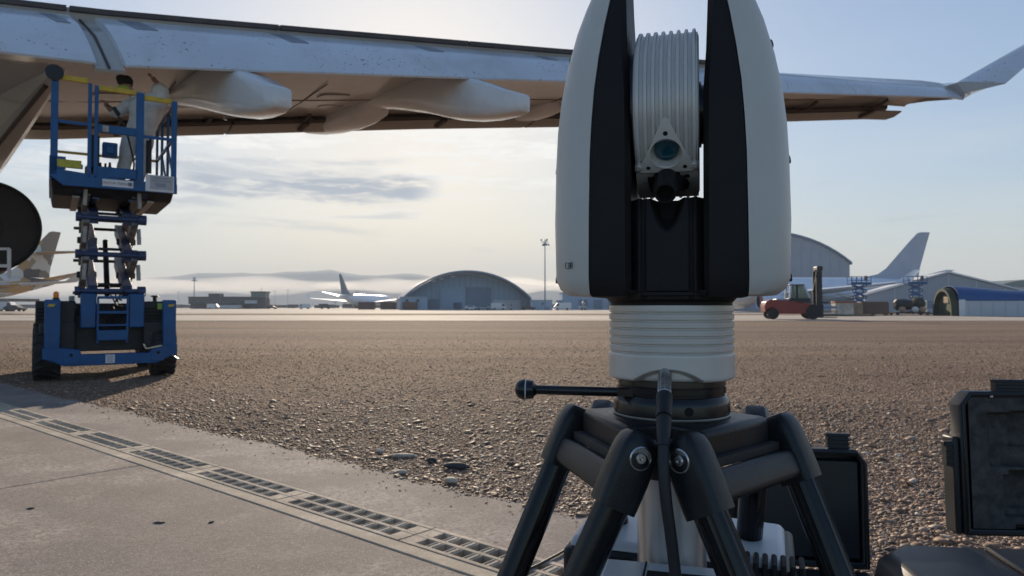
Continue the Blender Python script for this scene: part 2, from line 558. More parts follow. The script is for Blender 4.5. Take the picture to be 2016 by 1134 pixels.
def grate_mesh():
    L_, W_ = 1.112, .258
    m_ = MB()
    z0, z1 = -.05, .004
    rows = ((.030, .112), (.140, .224))
    t_edges = [.002, .030, .112, .140, .224, W_]
    pitch, w = .1225, .064
    s_start = (L_ - (7 * pitch + w)) / 2
    dbox(m_, .003, L_ - .003, .002, .030, z0, z1)
    dbox(m_, .003, L_ - .003, .112, .140, z0, z1 - .001)
    dbox(m_, .003, L_ - .003, .224, W_, z0, z1)
    for t0, t1 in rows:
        dbox(m_, .003, s_start, t0, t1, z0, z1 - .002)
        for k in range(8):
            a = s_start + k * pitch + w
            b_ = s_start + (k + 1) * pitch if k < 7 else L_ - .003
            dbox(m_, a, b_, t0, t1, z0, z1 - .002)
            if k < 7:      # raised double rib on the bar
                dbox(m_, a + .010, a + .018, t0 + .004, t1 - .004, z1 - .004, z1 + .0015)
                dbox(m_, b_ - .018, b_ - .010, t0 + .004, t1 - .004, z1 - .004, z1 + .0015)
    return m_
sec0 = (gr(592, 990) - D1).dot(ED)
sec0 -= .04 + .123
first = None
i0 = -int((sec0 + 13) / 1.115)
for i in range(i0, 8):
    if first is None:
        first = build('grate_section', grate_mesh(), M['grate'], drain, bevel=.003, seg=1)
        o = first
    else:
        o = first.copy()
        col.objects.link(o)
        o.parent = drain
    p = ED * (sec0 + i * 1.115) 
    o.location = (p.x, p.y, 0)

# ------------------------------------------------------------------ gravel stones
def ico():
    t_ = (1 + 5 ** .5) / 2
    v = np.array([(-1, t_, 0), (1, t_, 0), (-1, -t_, 0), (1, -t_, 0), (0, -1, t_), (0, 1, t_), (0, -1, -t_), (0, 1, -t_), (t_, 0, -1), (t_, 0, 1), (-t_, 0, -1), (-t_, 0, 1)], float)
    v /= np.linalg.norm(v[0])
    f = np.array([(0, 11, 5), (0, 5, 1), (0, 1, 7), (0, 7, 10), (0, 10, 11), (1, 5, 9), (5, 11, 4), (11, 10, 2), (10, 7, 6), (7, 1, 8), (3, 9, 4), (3, 4, 2), (3, 2, 6), (3, 6, 8), (3, 8, 9), (4, 9, 5), (2, 4, 11), (6, 2, 10), (8, 6, 7), (9, 8, 1)])
    return v, f
def stones(name, pts, size, material, fine=True, flat=.40):
    n_ = len(pts)
    if fine:
        v, f = ico()
    else:
        v = np.array([(1, 0, 0), (-1, 0, 0), (0, 1, 0), (0, -1, 0), (0, 0, 1), (0, 0, -1)], float)
        f = np.array([(0, 2, 4), (2, 1, 4), (1, 3, 4), (3, 0, 4), (2, 0, 5), (1, 2, 5), (3, 1, 5), (0, 3, 5)])
    k_ = len(v)
    sc3 = size[:, None, None] * (1 + rng.uniform(-.35, .35, (n_, 1, 3))) * np.array([1.15, 1, flat])
    vv = v[None] * (1 + rng.uniform(-.28, .26, (n_, k_, 1))) * sc3
    a = rng.uniform(0, 2 * np.pi, n_)
    ca, sa = np.cos(a)[:, None], np.sin(a)[:, None]
    x = vv[:, :, 0] * ca - vv[:, :, 1] * sa
    y = vv[:, :, 0] * sa + vv[:, :, 1] * ca
    tilt = rng.normal(0, .25, n_)[:, None]
    z = vv[:, :, 2] + tilt * x
    P = np.stack([x, y, z], -1) + pts[:, None, :]
    me = bpy.data.meshes.new(name)
    nv, nf = n_ * k_, n_ * len(f)
    me.vertices.add(nv)
    me.vertices.foreach_set('co', P.reshape(-1).astype(np.float32))
    idx = (f[None] + (np.arange(n_) * k_)[:, None, None]).reshape(-1).astype(np.int32)
    me.loops.add(nf * 3)
    me.loops.foreach_set('vertex_index', idx)
    me.polygons.add(nf)
    me.polygons.foreach_set('loop_start', np.arange(0, nf * 3, 3, dtype=np.int32))
    me.polygons.foreach_set('loop_total', np.full(nf, 3, np.int32))
    me.update(calc_edges=True)
    me.materials.append(material)
    me.shade_smooth()
    o = bpy.data.objects.new(name, me)
    col.objects.link(o)
    o['kind'] = 'stuff'
    return o
# depth drawn so that the stones are about equally dense in view, thinning out far away
def scatter(n_want, y0, y1, mean, sig, lo, hi, tri):
    inv = rng.uniform(1 / y1, 1 / y0, n_want * 3)
    Yd = 1 / inv
    px = rng.uniform(-60, 2080, n_want * 3)
    X = (px - 1008) / F * Yd
    s_c = (X - E0.x) * ED.x + (Yd - E0.y) * ED.y
    t_c = (X - E0.x) * EN.x + (Yd - E0.y) * EN.y
    lim = np.abs(rng.normal(0, .035, len(t_c)))
    s_rel = s_c + (E0 - D0).dot(ED)
    eo = .035 * np.sin(s_rel * 3.1 + 1) * np.sin(s_rel * 1.3) + .02 * np.sin(s_rel * 11.7) + .012 * np.sin(s_rel * 27.3 + 2)
    ok = (t_c > eo + .015 - lim) & (rng.uniform(0, 1, len(t_c)) < np.clip((34 - Yd) / 20, 0, 1))
    X, Yd, t_c, eo = X[ok][:n_want], Yd[ok][:n_want], t_c[ok][:n_want], eo[ok][:n_want]
    size = np.exp(rng.normal(math.log(mean), sig, len(X)))
    size = np.clip(size, lo, hi) * np.clip(.8 + Yd / 16, .9, 2.0)
    zz = np.where(t_c > eo, -.030, 0.0) + size * .15
    stones('gravel', np.stack([X, Yd, zz], -1), size, M['stone'], tri)
scatter(20000, 2.3, 9, .0092, .48, .005, .036, True)
scatter(175000, 2.3, 34, .0062, .42, .0032, .020, False)
# a few pebbles kicked onto the concrete strip
n_ = 420
s_r = rng.uniform(-9, 5, n_)
t_r = far_t - np.abs(rng.normal(0, .16, n_)) - .02
P_ = np.array([on(D0, a_, b_, .004) for a_, b_ in zip(s_r, t_r) if b_ > .02])
stones('stray_pebbles', P_, rng.uniform(.003, .010, len(P_)), M['stone'], False)

def big_stone(px_, py_, r_, c, label, asp=(1.5, 1, .55)):
    p = gr(px_, py_, -.01)
    m_ = MB()
    m_.sphere((0, 0, 0), 1, 14, sc=(r_ * asp[0], r_ * asp[1], r_ * asp[2]))
    rr = random.Random(int(px_))
    m_.v = [tuple(q * (1 + .16 * math.sin(v[0] / r_ * 2.3 + px_) * math.cos(v[1] / r_ * 3 + py_)) for q in v) for v in m_.v]
    o = build('stone', m_, mat('stone_' + str(int(px_)), c, .8, var=.25, scale=30), sharp=60)
    o.location = (p.x, p.y, r_ * asp[2] * .5 - .02)
    o.rotation_euler = (0.1, 0.05, rr.uniform(-.5, .5))
    tag(o, label, 'stone', 'larger stones along the concrete edge')
big_stone(898, 918, .052, (.055, .05, .05), 'long dark grey stone lying in the gravel near the tripod', (1.7, .8, .5))
big_stone(850, 905, .032, (.04, .04, .048), 'round blue-black stone in gravel left of the long dark stone')
big_stone(793, 896, .050, (.40, .33, .26), 'flat pale cream stone in the gravel, longest of the pale ones', (1.9, .7, .3))
big_stone(785, 929, .040, (.40, .34, .27), 'pale flat stone sitting right on the edge of the concrete strip', (1.5, .9, .4))
big_stone(888, 946, .036, (.50, .43, .32), 'bright oval stone close to the concrete edge below the dark stone', (1.3, .9, .6))
big_stone(748, 887, .026, (.52, .46, .38), 'small almost white tilted stone in the gravel above the pale flat ones', (1.4, .7, .6))

# ------------------------------------------------------------------ hills, fog, haze
# bits of dry debris on the apron
for (px_, py_, L_, a_, lab) in ((416, 1028, .022, 1.2, 'dark dry leaf scrap on the bare apron slab, right of the twig'), (313, 1029, .032, .1, 'short dark twig lying flat on the apron slab'), (60, 1001, .02, .5, 'tiny dark scrap near the left edge of the apron')):
    p = gr(px_, py_, .003)
    m_ = MB().tube([(-L_, 0, 0), (-L_ * .3, .004, .0), (L_ * .4, -.003, .0), (L_, .003, 0)], [.0015, .005, .005, .0015], 8)
    o = build('debris', m_, M['foam'])
    o.location = p
    o.rotation_euler = (0, 0, a_)
    tag(o, lab, 'debris')

def hill_profile(px_):
    pts = [(-2500, 560), (-900, 548), (-200, 552), (100, 556), (300, 549), (420, 541), (560, 540), (650, 536), (740, 546), (790, 541), (850, 548), (950, 556), (1100, 566), (1300, 575), (1700, 572), (2300, 560), (3200, 565), (4500, 560)]
    return float(np.interp(px_, [p[0] for p in pts], [p[1] for p in pts]))
DH = 4200.0
m_ = MB()
secs = []
for i in range(241):
    q = -2500 + i * 7000 / 240
    hgt = (HZ - hill_profile(q)) / F * DH + EYE
    hgt *= 1.06 + .02 * math.sin(i * .9) + .02 * math.sin(i * 2.1 + 1)
    x = (q - 1008) / F * DH
    row = []
    for k in range(9):
        t_ = k / 8
        zz_ = hgt * math.sin(math.pi * min(1, .02 + .96 * t_)) ** .8 
        if k in (0, 8):
            zz_ = -3
        row.append((x * (1 + (t_ - .5) * .25), DH + (t_ - .5) * 900, zz_))
    secs.append(row)
m_.loft(secs, caps=False, closed=False)
build('hills', m_, mat('hill_scrub', (.085, .085, .06), .95, var=.4, scale=.01), sharp=80, kind='structure')

def volume_mat(name, color, density, aniso):
    m = bpy.data.materials.new(name)
    m.use_nodes = True
    t = m.node_tree
    t.nodes.clear()
    v = N(t, 'ShaderNodeVolumePrincipled')
    v.inputs['Color'].default_value = (*color, 1)
    v.inputs['Density'].default_value = density
    v.inputs['Anisotropy'].default_value = aniso
    o = N(t, 'ShaderNodeOutputMaterial')
    t.links.new(v.outputs[0], o.inputs['Volume'])
    return m
HAZE = True
if HAZE:
    m_ = MB()
    m_.bx(-6500, 6500, -60, 6200, -1.2, 330)
    build('haze', m_, volume_mat('haze_air', (.80, .90, 1.0), 2.6e-4, .0), kind='stuff')
# low morning fog lying in front of the hills
def fog(px0, px1, Y, ytop, ybot, seed, dens):
    m_ = MB()
    rr = random.Random(seed)
    secs = []
    nseg = 46
    for i in range(nseg + 1):
        q = px0 + (px1 - px0) * i / nseg
        fade = min(1, i / 5, (nseg - i) / 5)
        x = (q - 1008) / F * Y
        zc = EYE + (HZ - (ytop + ybot) / 2) / F * Y
        hh = (ybot - ytop) / 2 / F * Y * (.25 + .75 * fade) * (1 + .45 * math.sin(i * .55 + seed) * math.sin(i * .31) + rr.uniform(-.10, .10))
        wy = 420 * (.3 + .7 * fade)
        sec = []
        for k in range(18):
            a = 2 * math.pi * k / 18
            bumpy = 1 + .12 * math.sin(k * 2 + i * .9 + seed) * (1 if math.sin(a) > 0 else .2)
            sec.append((x, Y + wy * math.cos(a), zc + hh * math.sin(a) * bumpy))
        secs.append(sec)
    m_.loft(secs)
    o = build('fog_bank', m_, volume_mat('fog_air_%d' % seed, (1, .96, .90), dens, .45), kind='stuff', sharp=80)
    return o
fog(-600, 700, 3050, 546, 580, 1, .0010)
fog(620, 1400, 3100, 550, 577, 2, .0010)

exec_parts = True

# ------------------------------------------------------------------ laser tracker
AX = at(1320, 600, .88)
TX, TY = AX.x, AX.y
tracker = thing('laser_tracker', 'grey and black laser tracker with ribbed drum head, mounted on the tripod', 'laser tracker', (TX, TY, 0), R(-15))
# local frame: x right, y away from the camera, z height above ground; w = -y
ZL = [1.163, 1.170, 1.182, 1.25, 1.32, 1.36, 1.40, 1.44, 1.48, 1.51, 1.535, 1.565, 1.59, 1.61, 1.622]
UO = [.122, .132, .1370, .1385, .1370, .1350, .1305, .1228, .1120, .1010, .0905, .0765, .0640, .0530, .0480]
UB = [.0890, .0893, .0895, .0890, .0880, .0862, .0833, .0783, .0722, .0668, .0612, .0560, .0510, .0460, .0455]
UI = [.0400, .0400, .0400, .0402, .0404, .0406, .0412, .0440, .0455, .0466, .0475, .0480, .0485, .0450, .0450]
WF = [.086, .091, .094, .095, .094, .0925, .090, .086, .079, .072, .064, .054, .042, .030, .018]
def sgnpow(v, p):
    return math.copysign(abs(v) ** p, v)
for sgn in (-1, 1):
    secs, secs_b = [], []
    for z, uo, ub, ui, wf in zip(ZL, UO, UB, UI, WF):
        sec = []
        ub_s = max(ub - .002, ui + .0005)
        for k in range(25):
            th = math.pi * k / 24
            u = ub_s + (uo - ub_s) * sgnpow(math.sin(th), .62)
            w = wf * sgnpow(math.cos(th), .80)
            sec.append((sgn * u, -w, z))
        secs.append(sec)
        wb = wf - .003
        c_ = min(.006, (ub - ui) * .3)
        loop = [(ui, wb - c_ * 1.6), (ui + c_, wb), (ub - .003, wb), (ub - .003, -wb), (ui + c_, -wb), (ui, -wb + c_ * 1.6)]
        secs_b.append([(sgn * u, -w, z if z > 1.165 else 1.1615) for u, w in loop])
    m_ = MB().loft(secs)
    cover = build('side_cover', m_, M['shell'], tracker, sharp=50)
    m_ = MB().loft(secs_b)
    inner = build('black_panel', m_, M['black'], tracker, sharp=30, bevel=.0015, seg=2)
    # screws sunk into the cover
    def screw(z, th):
        uo = float(np.interp(z, ZL, UO)); ub = float(np.interp(z, ZL, UB)); wf = float(np.interp(z, ZL, WF))
        u = ub + (uo - ub) * math.sin(th) ** .62
        w = wf * sgnpow(math.cos(th), .80)
        nrm = Vector((sgn * math.sin(th), -max(.25, math.cos(th)), .12)).normalized()
        p = Vector((sgn * u, -w, z)) + nrm * .0002
        b = MB()
        a = axis_m(p, nrm)
        b.lathe([(.0048, -.004), (.0048, .0002), (.0040, .0005), (.0038, -.003), (.0010, -.003)], 16, a, caps=False)
        build('screw_recess', b, M['hole'], cover)
        b = MB().lathe([(.0033, -.004), (.0033, -.0004), (.0016, -.0003), (.0015, -.003)], 12, a, caps=False)
        build('screw', b, M['steel'], cover)
    for z, th in ((1.452, 1.15), (1.318, 1.25), (1.183, 1.22)):
        screw(z, th)

# instruction symbol: open booklet with an i
def label_marks():
    lm = MB()
    s_ = .0022
    def seg(a, b, w=.0005):
        lm.bar((a[0] * s_, 0, a[1] * s_), (b[0] * s_, 0, b[1] * s_), w, w, up=(0, 1, 0))
    pts = [(-2.2, 1.6), (0, 1.2), (2.2, 1.6), (2.2, -1.3), (0, -1.7), (-2.2, -1.3), (-2.2, 1.6)]
    for a, b in zip(pts, pts[1:]):
        seg(a, b)
    seg((0, 1.2), (0, -1.7))
    seg((1.1, .5), (1.1, -.8), .0014)
    seg((1.1, 1.1), (1.1, .8), .0014)
    seg((.7, -.8), (1.5, -.8), .0006)
    return lm
z_ = 1.197
uo, ub, wf = (float(np.interp(z_, ZL, q)) for q in (UO, UB, WF))
th = .27
u = ub + (uo - ub) * math.sin(th) ** .62
w = wf * math.cos(th) ** .80
o = build('booklet_symbol', label_marks(), M['print'], tracker, flat=True)
o.location = (-u, -w - .0008, z_)
o.rotation_euler = (0, 0, -R(26))

# centre column between the lobes
def front_w(u, z):
    a = abs(u)
    w = .082
    if a > .033:
        w = .082 - (a - .033) * 1.6
    w += .0025 * math.exp(-((a - .031) / .0022) ** 2)
    w -= .0030 * math.exp(-((a - .0262) / .0025) ** 2)
    w += (1.17 - z) * 0 - max(0, z - 1.245) * .25
    # dished relief under the snout
    half = .0190 * max(0, (z - 1.230) / .040) ** .45
    if z > 1.230 and a < half:
        q = min(1, (half - a) / .009) * min(1, (z - 1.230) / .022)
        w -= .024 * q * q * (3 - 2 * q)
    return w
m_ = MB()
nu, nz = 81, 60
for j in range(nz + 1):
    z = 1.158 + (1.2735 - 1.158) * j / nz
    for i in range(nu + 1):
        u = -.0445 + .089 * i / nu
        m_.v.append((u, -front_w(u, z), z))
for j in range(nz):
    for i in range(nu):
        a = j * (nu + 1) + i
        m_.f.append((a, a + 1, a + nu + 2, a + nu + 1))
# top and back close the block
base_i = len(m_.v)
for i in range(nu + 1):
    u = -.0445 + .089 * i / nu
    m_.v.append((u, .06, 1.264))
for i in range(nu):
    a = nz * (nu + 1) + i
    m_.f.append((a, a + 1, base_i + i + 1, base_i + i))
m_.bx(-.0445, .0445, .059, .0605, 1.158, 1.264)
build('yoke_block', m_, M['black'], tracker, sharp=45)
# neck and underside
m_ = MB().lathe([(.0735, 1.151), (.0735, 1.1545), (.079, 1.1605), (.088, 1.1625), (.088, 1.166), (.01, 1.168)], 64)
build('neck', m_, M['black'], tracker)
m_ = MB()
m_.loft([[(x * 1.0, y * .9, 1.1605) for x, y in ((-.088, -.075), (-.08, -.080), (.08, -.080), (.088, -.075), (.088, .05), (.07, .08), (-.07, .08), (-.088, .05))],
         [(x, y, 1.168) for x, y in ((-.088, -.082), (-.082, -.088), (.082, -.088), (.088, -.082), (.088, .05), (.07, .08), (-.07, .08), (-.088, .05))]])
build('base_plate', m_, M['black'], tracker, bevel=.002)

# grooved base cylinder with an arched cable recess
prof = []
z = 1.1515
prof += [(.0725, z), (.0752, z - .0006)]
for k in range(6):
    zt = 1.1515 - .0012 - k * .0093
    prof += [(.0754, zt - .0005), (.0752, zt - .0062), (.0746, zt - .0070), (.0728, zt - .0074), (.0728, zt - .0086), (.0748, zt - .0091)]
zb = 1.0935
prof += [(.0757, zb), (.0760, zb - .002)]
ring_n = 240
low_prof = [(.0760, zb - .002 - (zb - .002 - 1.0665) * k / 48) for k in range(1, 49)] + [(.0752, 1.0645), (.0735, 1.0632), (.060, 1.0630)]
prof += low_prof
m_ = MB()
secs = []
for r_, z in prof:
    sec = []
    for k in range(ring_n):
        a = 2 * math.pi * k / ring_n - math.pi / 2
        d = abs((a + math.pi / 2 + math.pi) % (2 * math.pi) - math.pi)
        rr = r_
        if z < 1.081 and d < .55:
            arch = 1.0635 + .0150 * math.cos(min(1, d / .55) * math.pi / 2) ** .8
            if z < arch:
                rr = min(r_, r_ - .009 * min(1, (arch - z) / .004))
        sec.append((rr * math.cos(a), rr * math.sin(a), z))
    secs.append(sec)
m_.loft(secs)
build('base_cylinder', m_, M['alu'], tracker, sharp=28)

# ---- ribbed drum
DC = Vector((-.0005, 0, 1.386))
DR = .0995
drum = thing_drum = None
m_ = MB()
prof = [(.070, -.0365), (.092, -.0365), (.097, -.0350)]
for k in range(8):
    uc = -.0312 + k * .0312 * 2 / 7
    prof += [(DR - .0025, uc - .0026), (DR + .0012, uc - .0016), (DR + .0016, uc), (DR + .0012, uc + .0016), (DR - .0025, uc + .0026)]
prof += [(.097, .0350), (.092, .0365), (.070, .0365)]
# finer rows in the middle so that the light path can be sunk into the skin
fine_prof = []
for (r0_, z0_), (r1_, z1_) in zip(prof, prof[1:]):
    k_ = max(1, int(abs(z1_ - z0_) / .0012))
    fine_prof += [(r0_ + (r1_ - r0_) * q / k_, z0_ + (z1_ - z0_) * q / k_) for q in range(k_)]
fine_prof.append(prof[-1])
m_.lathe(fine_prof, 320, Matrix.Translation(DC) @ Matrix.Rotation(R(90), 4, 'Y'))
_v = []
for x, y, z in m_.v:
    ph = math.atan2(-(z - DC.z), -y)          # angle below the front
    rr_ = math.hypot(y, z - DC.z)
    if rr_ > .094 and math.hypot(x - DC.x, (ph - R(38)) * DR) < .0188:
        q = (rr_ - .030) / rr_
        y, z = y * q, DC.z + (z - DC.z) * q
    _v.append((x, y, z))
m_.v = _v
drum = build('drum', m_, M['alu'], tracker, sharp=24)
def dpt(u, arc, h=0.0):
    """point on the drum: u along the axis, arc = angle below the front (rad), h height over the skin"""
    r_ = DR + h
    return Vector((u + DC.x, -r_ * math.cos(arc), DC.z - r_ * math.sin(arc)))
def patch(outline, h0, h1, name, material, hole=None, bevel=.0006):
    """plate bent to the drum; outline in (u, arc*DR), optional round hole (cu, ca, r)"""
    import bmesh
    bm = bmesh.new()
    def ringv(pts):
        vs = [bm.verts.new((p[0], p[1], 0)) for p in pts]
        return [bm.edges.new((vs[i], vs[(i + 1) % len(vs)])) for i in range(len(vs))]
    dense = []
    for a, b in zip(outline, outline[1:] + outline[:1]):
        k_ = max(1, int(math.dist(a, b) / .003))
        dense += [(a[0] + (b[0] - a[0]) * q / k_, a[1] + (b[1] - a[1]) * q / k_) for q in range(k_)]
    eds = ringv(dense)
    if hole:
        cu, ca, hr = hole
        eds += ringv([(cu + hr * math.cos(2 * math.pi * q / 48), ca + hr * math.sin(2 * math.pi * q / 48)) for q in range(48)])
    bmesh.ops.triangle_fill(bm, use_beauty=True, use_dissolve=False, edges=eds)
    bm.verts.ensure_lookup_table()
    n_ = len(bm.verts)
    top = [dpt(v.co.x, v.co.y / DR, h1) for v in bm.verts]
    bot = [dpt(v.co.x, v.co.y / DR, h0) for v in bm.verts]
    bm.verts.index_update()
    mb = MB()
    faces = [tuple(v.index for v in f.verts) for f in bm.faces]
    bound = [(e.verts[0].index, e.verts[1].index) for e in bm.edges if len(e.link_faces) == 1]
    mb.v = [tuple(p) for p in top + bot]
    mb.f = faces + [tuple(i + n_ for i in reversed(f)) for f in faces] + [(a, b, b + n_, a + n_) for a, b in bound]
    bm.free()
    return build(name, mb, material, drum, sharp=40)
def arc_of(deg):
    return R(deg) * DR
# triangular face plate, apex up
tri = []
def rounded(pts, r_, n_=6):
    out = []
    k_ = len(pts)
    for i in range(k_):
        p0, p1, p2 = Vector((*pts[i - 1], 0)), Vector((*pts[i], 0)), Vector((*pts[(i + 1) % k_], 0))
        a, b = (p0 - p1).normalized(), (p2 - p1).normalized()
        rr = r_[i] if isinstance(r_, (list, tuple)) else r_
        for q in range(n_ + 1):
            t_ = q / n_
            A, B = p1 + a * rr, p1 + b * rr
            p = A * (1 - t_) ** 2 + p1 * 2 * t_ * (1 - t_) + B * t_ ** 2
            out.append((p.x, p.y))
    return out
tri = rounded([(0, arc_of(12)), (.0335, arc_of(51)), (-.0335, arc_of(51))], [.010, .008, .008])
patch(tri, -.003, .0050, 'face_plate', M['shell'], hole=(0, arc_of(38), .0178))
# lower block behind the snout and the split line
patch(rounded([(-.0355, arc_of(51.8)), (.0355, arc_of(51.8)), (.0355, arc_of(84)), (-.0355, arc_of(84))], .003), -.004, .0030, 'lower_cover', M['alu'])
patch(rounded([(-.0362, arc_of(46)), (.0362, arc_of(46)), (.0362, arc_of(51)), (-.0362, arc_of(51))], .002), -.004, .0024, 'rim_band', M['alu'])
# aperture: tube, glass
ang = R(38)
nrm = Vector((0, -math.cos(ang), -math.sin(ang)))
pc = dpt(0, ang, .0045)
ax_ = axis_m(pc, nrm)
m_ = MB().lathe([(.0178, .0), (.0165, -.006), (.0150, -.0150), (.0002, -.0152)], 48, ax_, caps=False)
build('lens_tube', m_, M['shell'], drum)
lens_m = mat('coated_glass', (.005, .085, .125), .04, var=.05, coat=1.0, rvar=.01)
m_ = MB().lathe([(.0136, -.0148), (.0136, -.0128), (.012, -.0122), (.006, -.0116), (.0004, -.0113)], 40, ax_)
build('lens', m_, lens_m, drum)
# small target holes and screws on the plate
def disc_on(u, deg, r_, h, mat_, name, proud=.0):
    a = R(deg)
    nn = Vector((0, -math.cos(a), -math.sin(a)))
    mm = axis_m(dpt(u, a, h), nn)
    b = MB()
    if proud:
        b.lathe([(r_, -.003), (r_, proud), (r_ * .8, proud + .0006), (r_ * .45, proud + .0006), (r_ * .40, proud - .001), (.0002, proud - .001)], 20, mm)
    else:
        b.lathe([(r_, .0004), (r_ * .8, .0006), (r_ * .72, -.0012), (.0002, -.0016)], 20, mm)
    return build(name, b, mat_, drum)
disc_on(0, 24.5, .0026, .0048, M['hole'], 'target_hole')
disc_on(-.0205, 47.2, .0024, .0048, M['hole'], 'target_hole')
disc_on(.0205, 47.2, .0024, .0048, M['hole'], 'target_hole')
for u in (-.0312, .0312):
    disc_on(u, 46.5, .0034, .002, M['alu'], 'drum_screw', .0045)
for dg, rr in ((56, .0031), (60.5, .0017), (64, .0031), (68, .0017)):
    disc_on(.0225, dg, rr, .003, M['hole'], 'sensor_hole')
disc_on(-.0205, 60, .0016, .003, mat('red_dot', (.3, .02, .02), .4), 'sensor_hole')
# snout with side wings (overview camera hood)
p0 = dpt(0, R(58), -.004)
p1 = p0 + Vector((0, -.050, -.030))
m_ = MB()
am = axis_m(p0, p1 - p0)
L_ = (p1 - p0).length
m_.lathe([(.0125, 0), (.0122, L_), (.0098, L_ + .0004), (.0094, L_ - .012), (.0002, L_ - .013)], 40, am)
m_.lathe([(.0152, .002), (.0152, .010), (.0125, .011)], 40, am)
snout = build('snout', m_, M['black'], drum)
for sgn in (-1, 1):
    m_ = MB()
    ax2 = (p1 - p0).normalized()
    dn = Vector((0, -ax2.z, ax2.y)) * -1
    P1 = dpt(sgn * .0200, R(49), .016)
    P2 = dpt(sgn * .0200, R(74), .001)
    P3 = p1 + Vector((sgn * .0112, 0, 0)) - ax2 * .004
    P4 = p0 + Vector((sgn * .0116, 0, .006)) + ax2 * .012
    P5 = dpt(sgn * .0122, R(53), .014)
    th_ = Vector((sgn * .0018, 0, 0))
    m_.loft([[P1, P2, P3, P4, P5], [P1 + th_, P2 + th_, P3 + th_, P4 + th_, P5 + th_]])
    build('hood_wing', m_, M['black'], snout, bevel=.0008)
# trunnion bearings either side of the drum
for sgn in (-1, 1):
    mm = Matrix.Translation((sgn * .0362, 0, DC.z)) @ Matrix.Rotation(R(90) * sgn, 4, 'Y')
    rb = .086 if sgn < 0 else .040
    m_ = MB().lathe([(rb, -.003), (rb, .0022), (rb * .9, .0024), (rb * .9, .0090)], 72, mm)
    build('trunnion', m_, M['black_gloss'], tracker)

# ------------------------------------------------------------------ tripod
tripod = thing('tripod', 'black heavy duty tripod with silver centre column carrying the laser tracker', 'tripod', (TX, TY, 0), R(-17))
m_ = MB().lathe([(.060, 1.0640), (.0652, 1.0628), (.0655, 1.0560), (.0645, 1.0555), (.0645, 1.0545), (.0658, 1.0540), (.0658, 1.0470), (.064, 1.0462), (.0640, 1.0440), (.060, 1.0435)], 80)
build('clamp_ring', m_, M['black_gloss'], tripod)
m_ = MB().lathe([(.060, 1.0440), (.0655, 1.0436), (.0690, 1.0395), (.0702, 1.0340), (.0702, 1.0225), (.0690, 1.0210), (.060, 1.0208)], 80)
ring = build('mount_ring', m_, M['black_gloss'], tripod)
m_ = MB().lathe([(.060, 1.0212), (.0700, 1.0210), (.0708, 1.0200), (.0700, 1.0185), (.060, 1.0183)], 80)
build('washer', m_, M['lift_worn'], tripod)
hp = Vector((.0702 * math.sin(R(21)), -.0702 * math.cos(R(21)), 1.030))
hn = Vector((math.sin(R(21)), -math.cos(R(21)), 0))
m_ = MB().lathe([(.0052, .0002), (.0046, .0006), (.0040, -.004), (.0002, -.0045)], 24, axis_m(hp, hn))
build('hex_hole', m_, M['hole'], ring)
# clamp lever: defined in world direction (-x), turned into the tripod frame
inv_t = Matrix.Rotation(R(17), 4, 'Z')
def tl(p):
    return inv_t @ (Vector(p) - Vector((TX, TY, 0)))
l0, l1 = tl((TX - .052, TY - .030, 1.0475)), tl(at(1052, 767, .86))
m_ = MB()
m_.tube([l0, l1], .0056, 20)
m_.bar(l0, l0 + (l1 - l0) * .16, .016, .0085)
lever = build('clamp_lever', m_, M['black_gloss'], tripod)
dl = (l1 - l0).normalized()
bc = l1 + dl * .010
am = axis_m(bc, dl)
m_ = MB().lathe([(.0055, -.013), (.0075, -.0105), (.0112, -.0085), (.0118, -.0015), (.0118, .0)], 28, am)
m_.lathe([(.0128, .0012), (.0126, .004), (.0112, .008), (.0085, .0112), (.0045, .013), (.0003, .0134)], 28, am)
build('lever_knob', m_, M['black_gloss'], lever)
m_ = MB().lathe([(.0121, -.0003), (.0124, .0), (.0124, .0010), (.0121, .0013)], 28, am)
build('knob_ring', m_, M['white_sign'], lever)

m_ = MB()
m_.lathe([(.050, .982), (.083, .984), (.087, .990), (.087, 1.012), (.083, 1.0165), (.072, 1.0182), (.02, 1.0184)], 64)
hub = build('head_casting', m_, M['cast'], tripod, sharp=40)
m_ = MB().lathe([(.0415, .985), (.0415, .10), (.03, .099)], 48, caps=True)
for k in range(16):
    a = 2 * math.pi * k / 16
m_.v = m_.v
build('centre_column', m_, M['column'], tripod)
m_ = MB().lathe([(.046, .985), (.052, .975), (.052, .955), (.0465, .945), (.042, .944)], 48)
build('column_collar', m_, M['cast'], tripod)

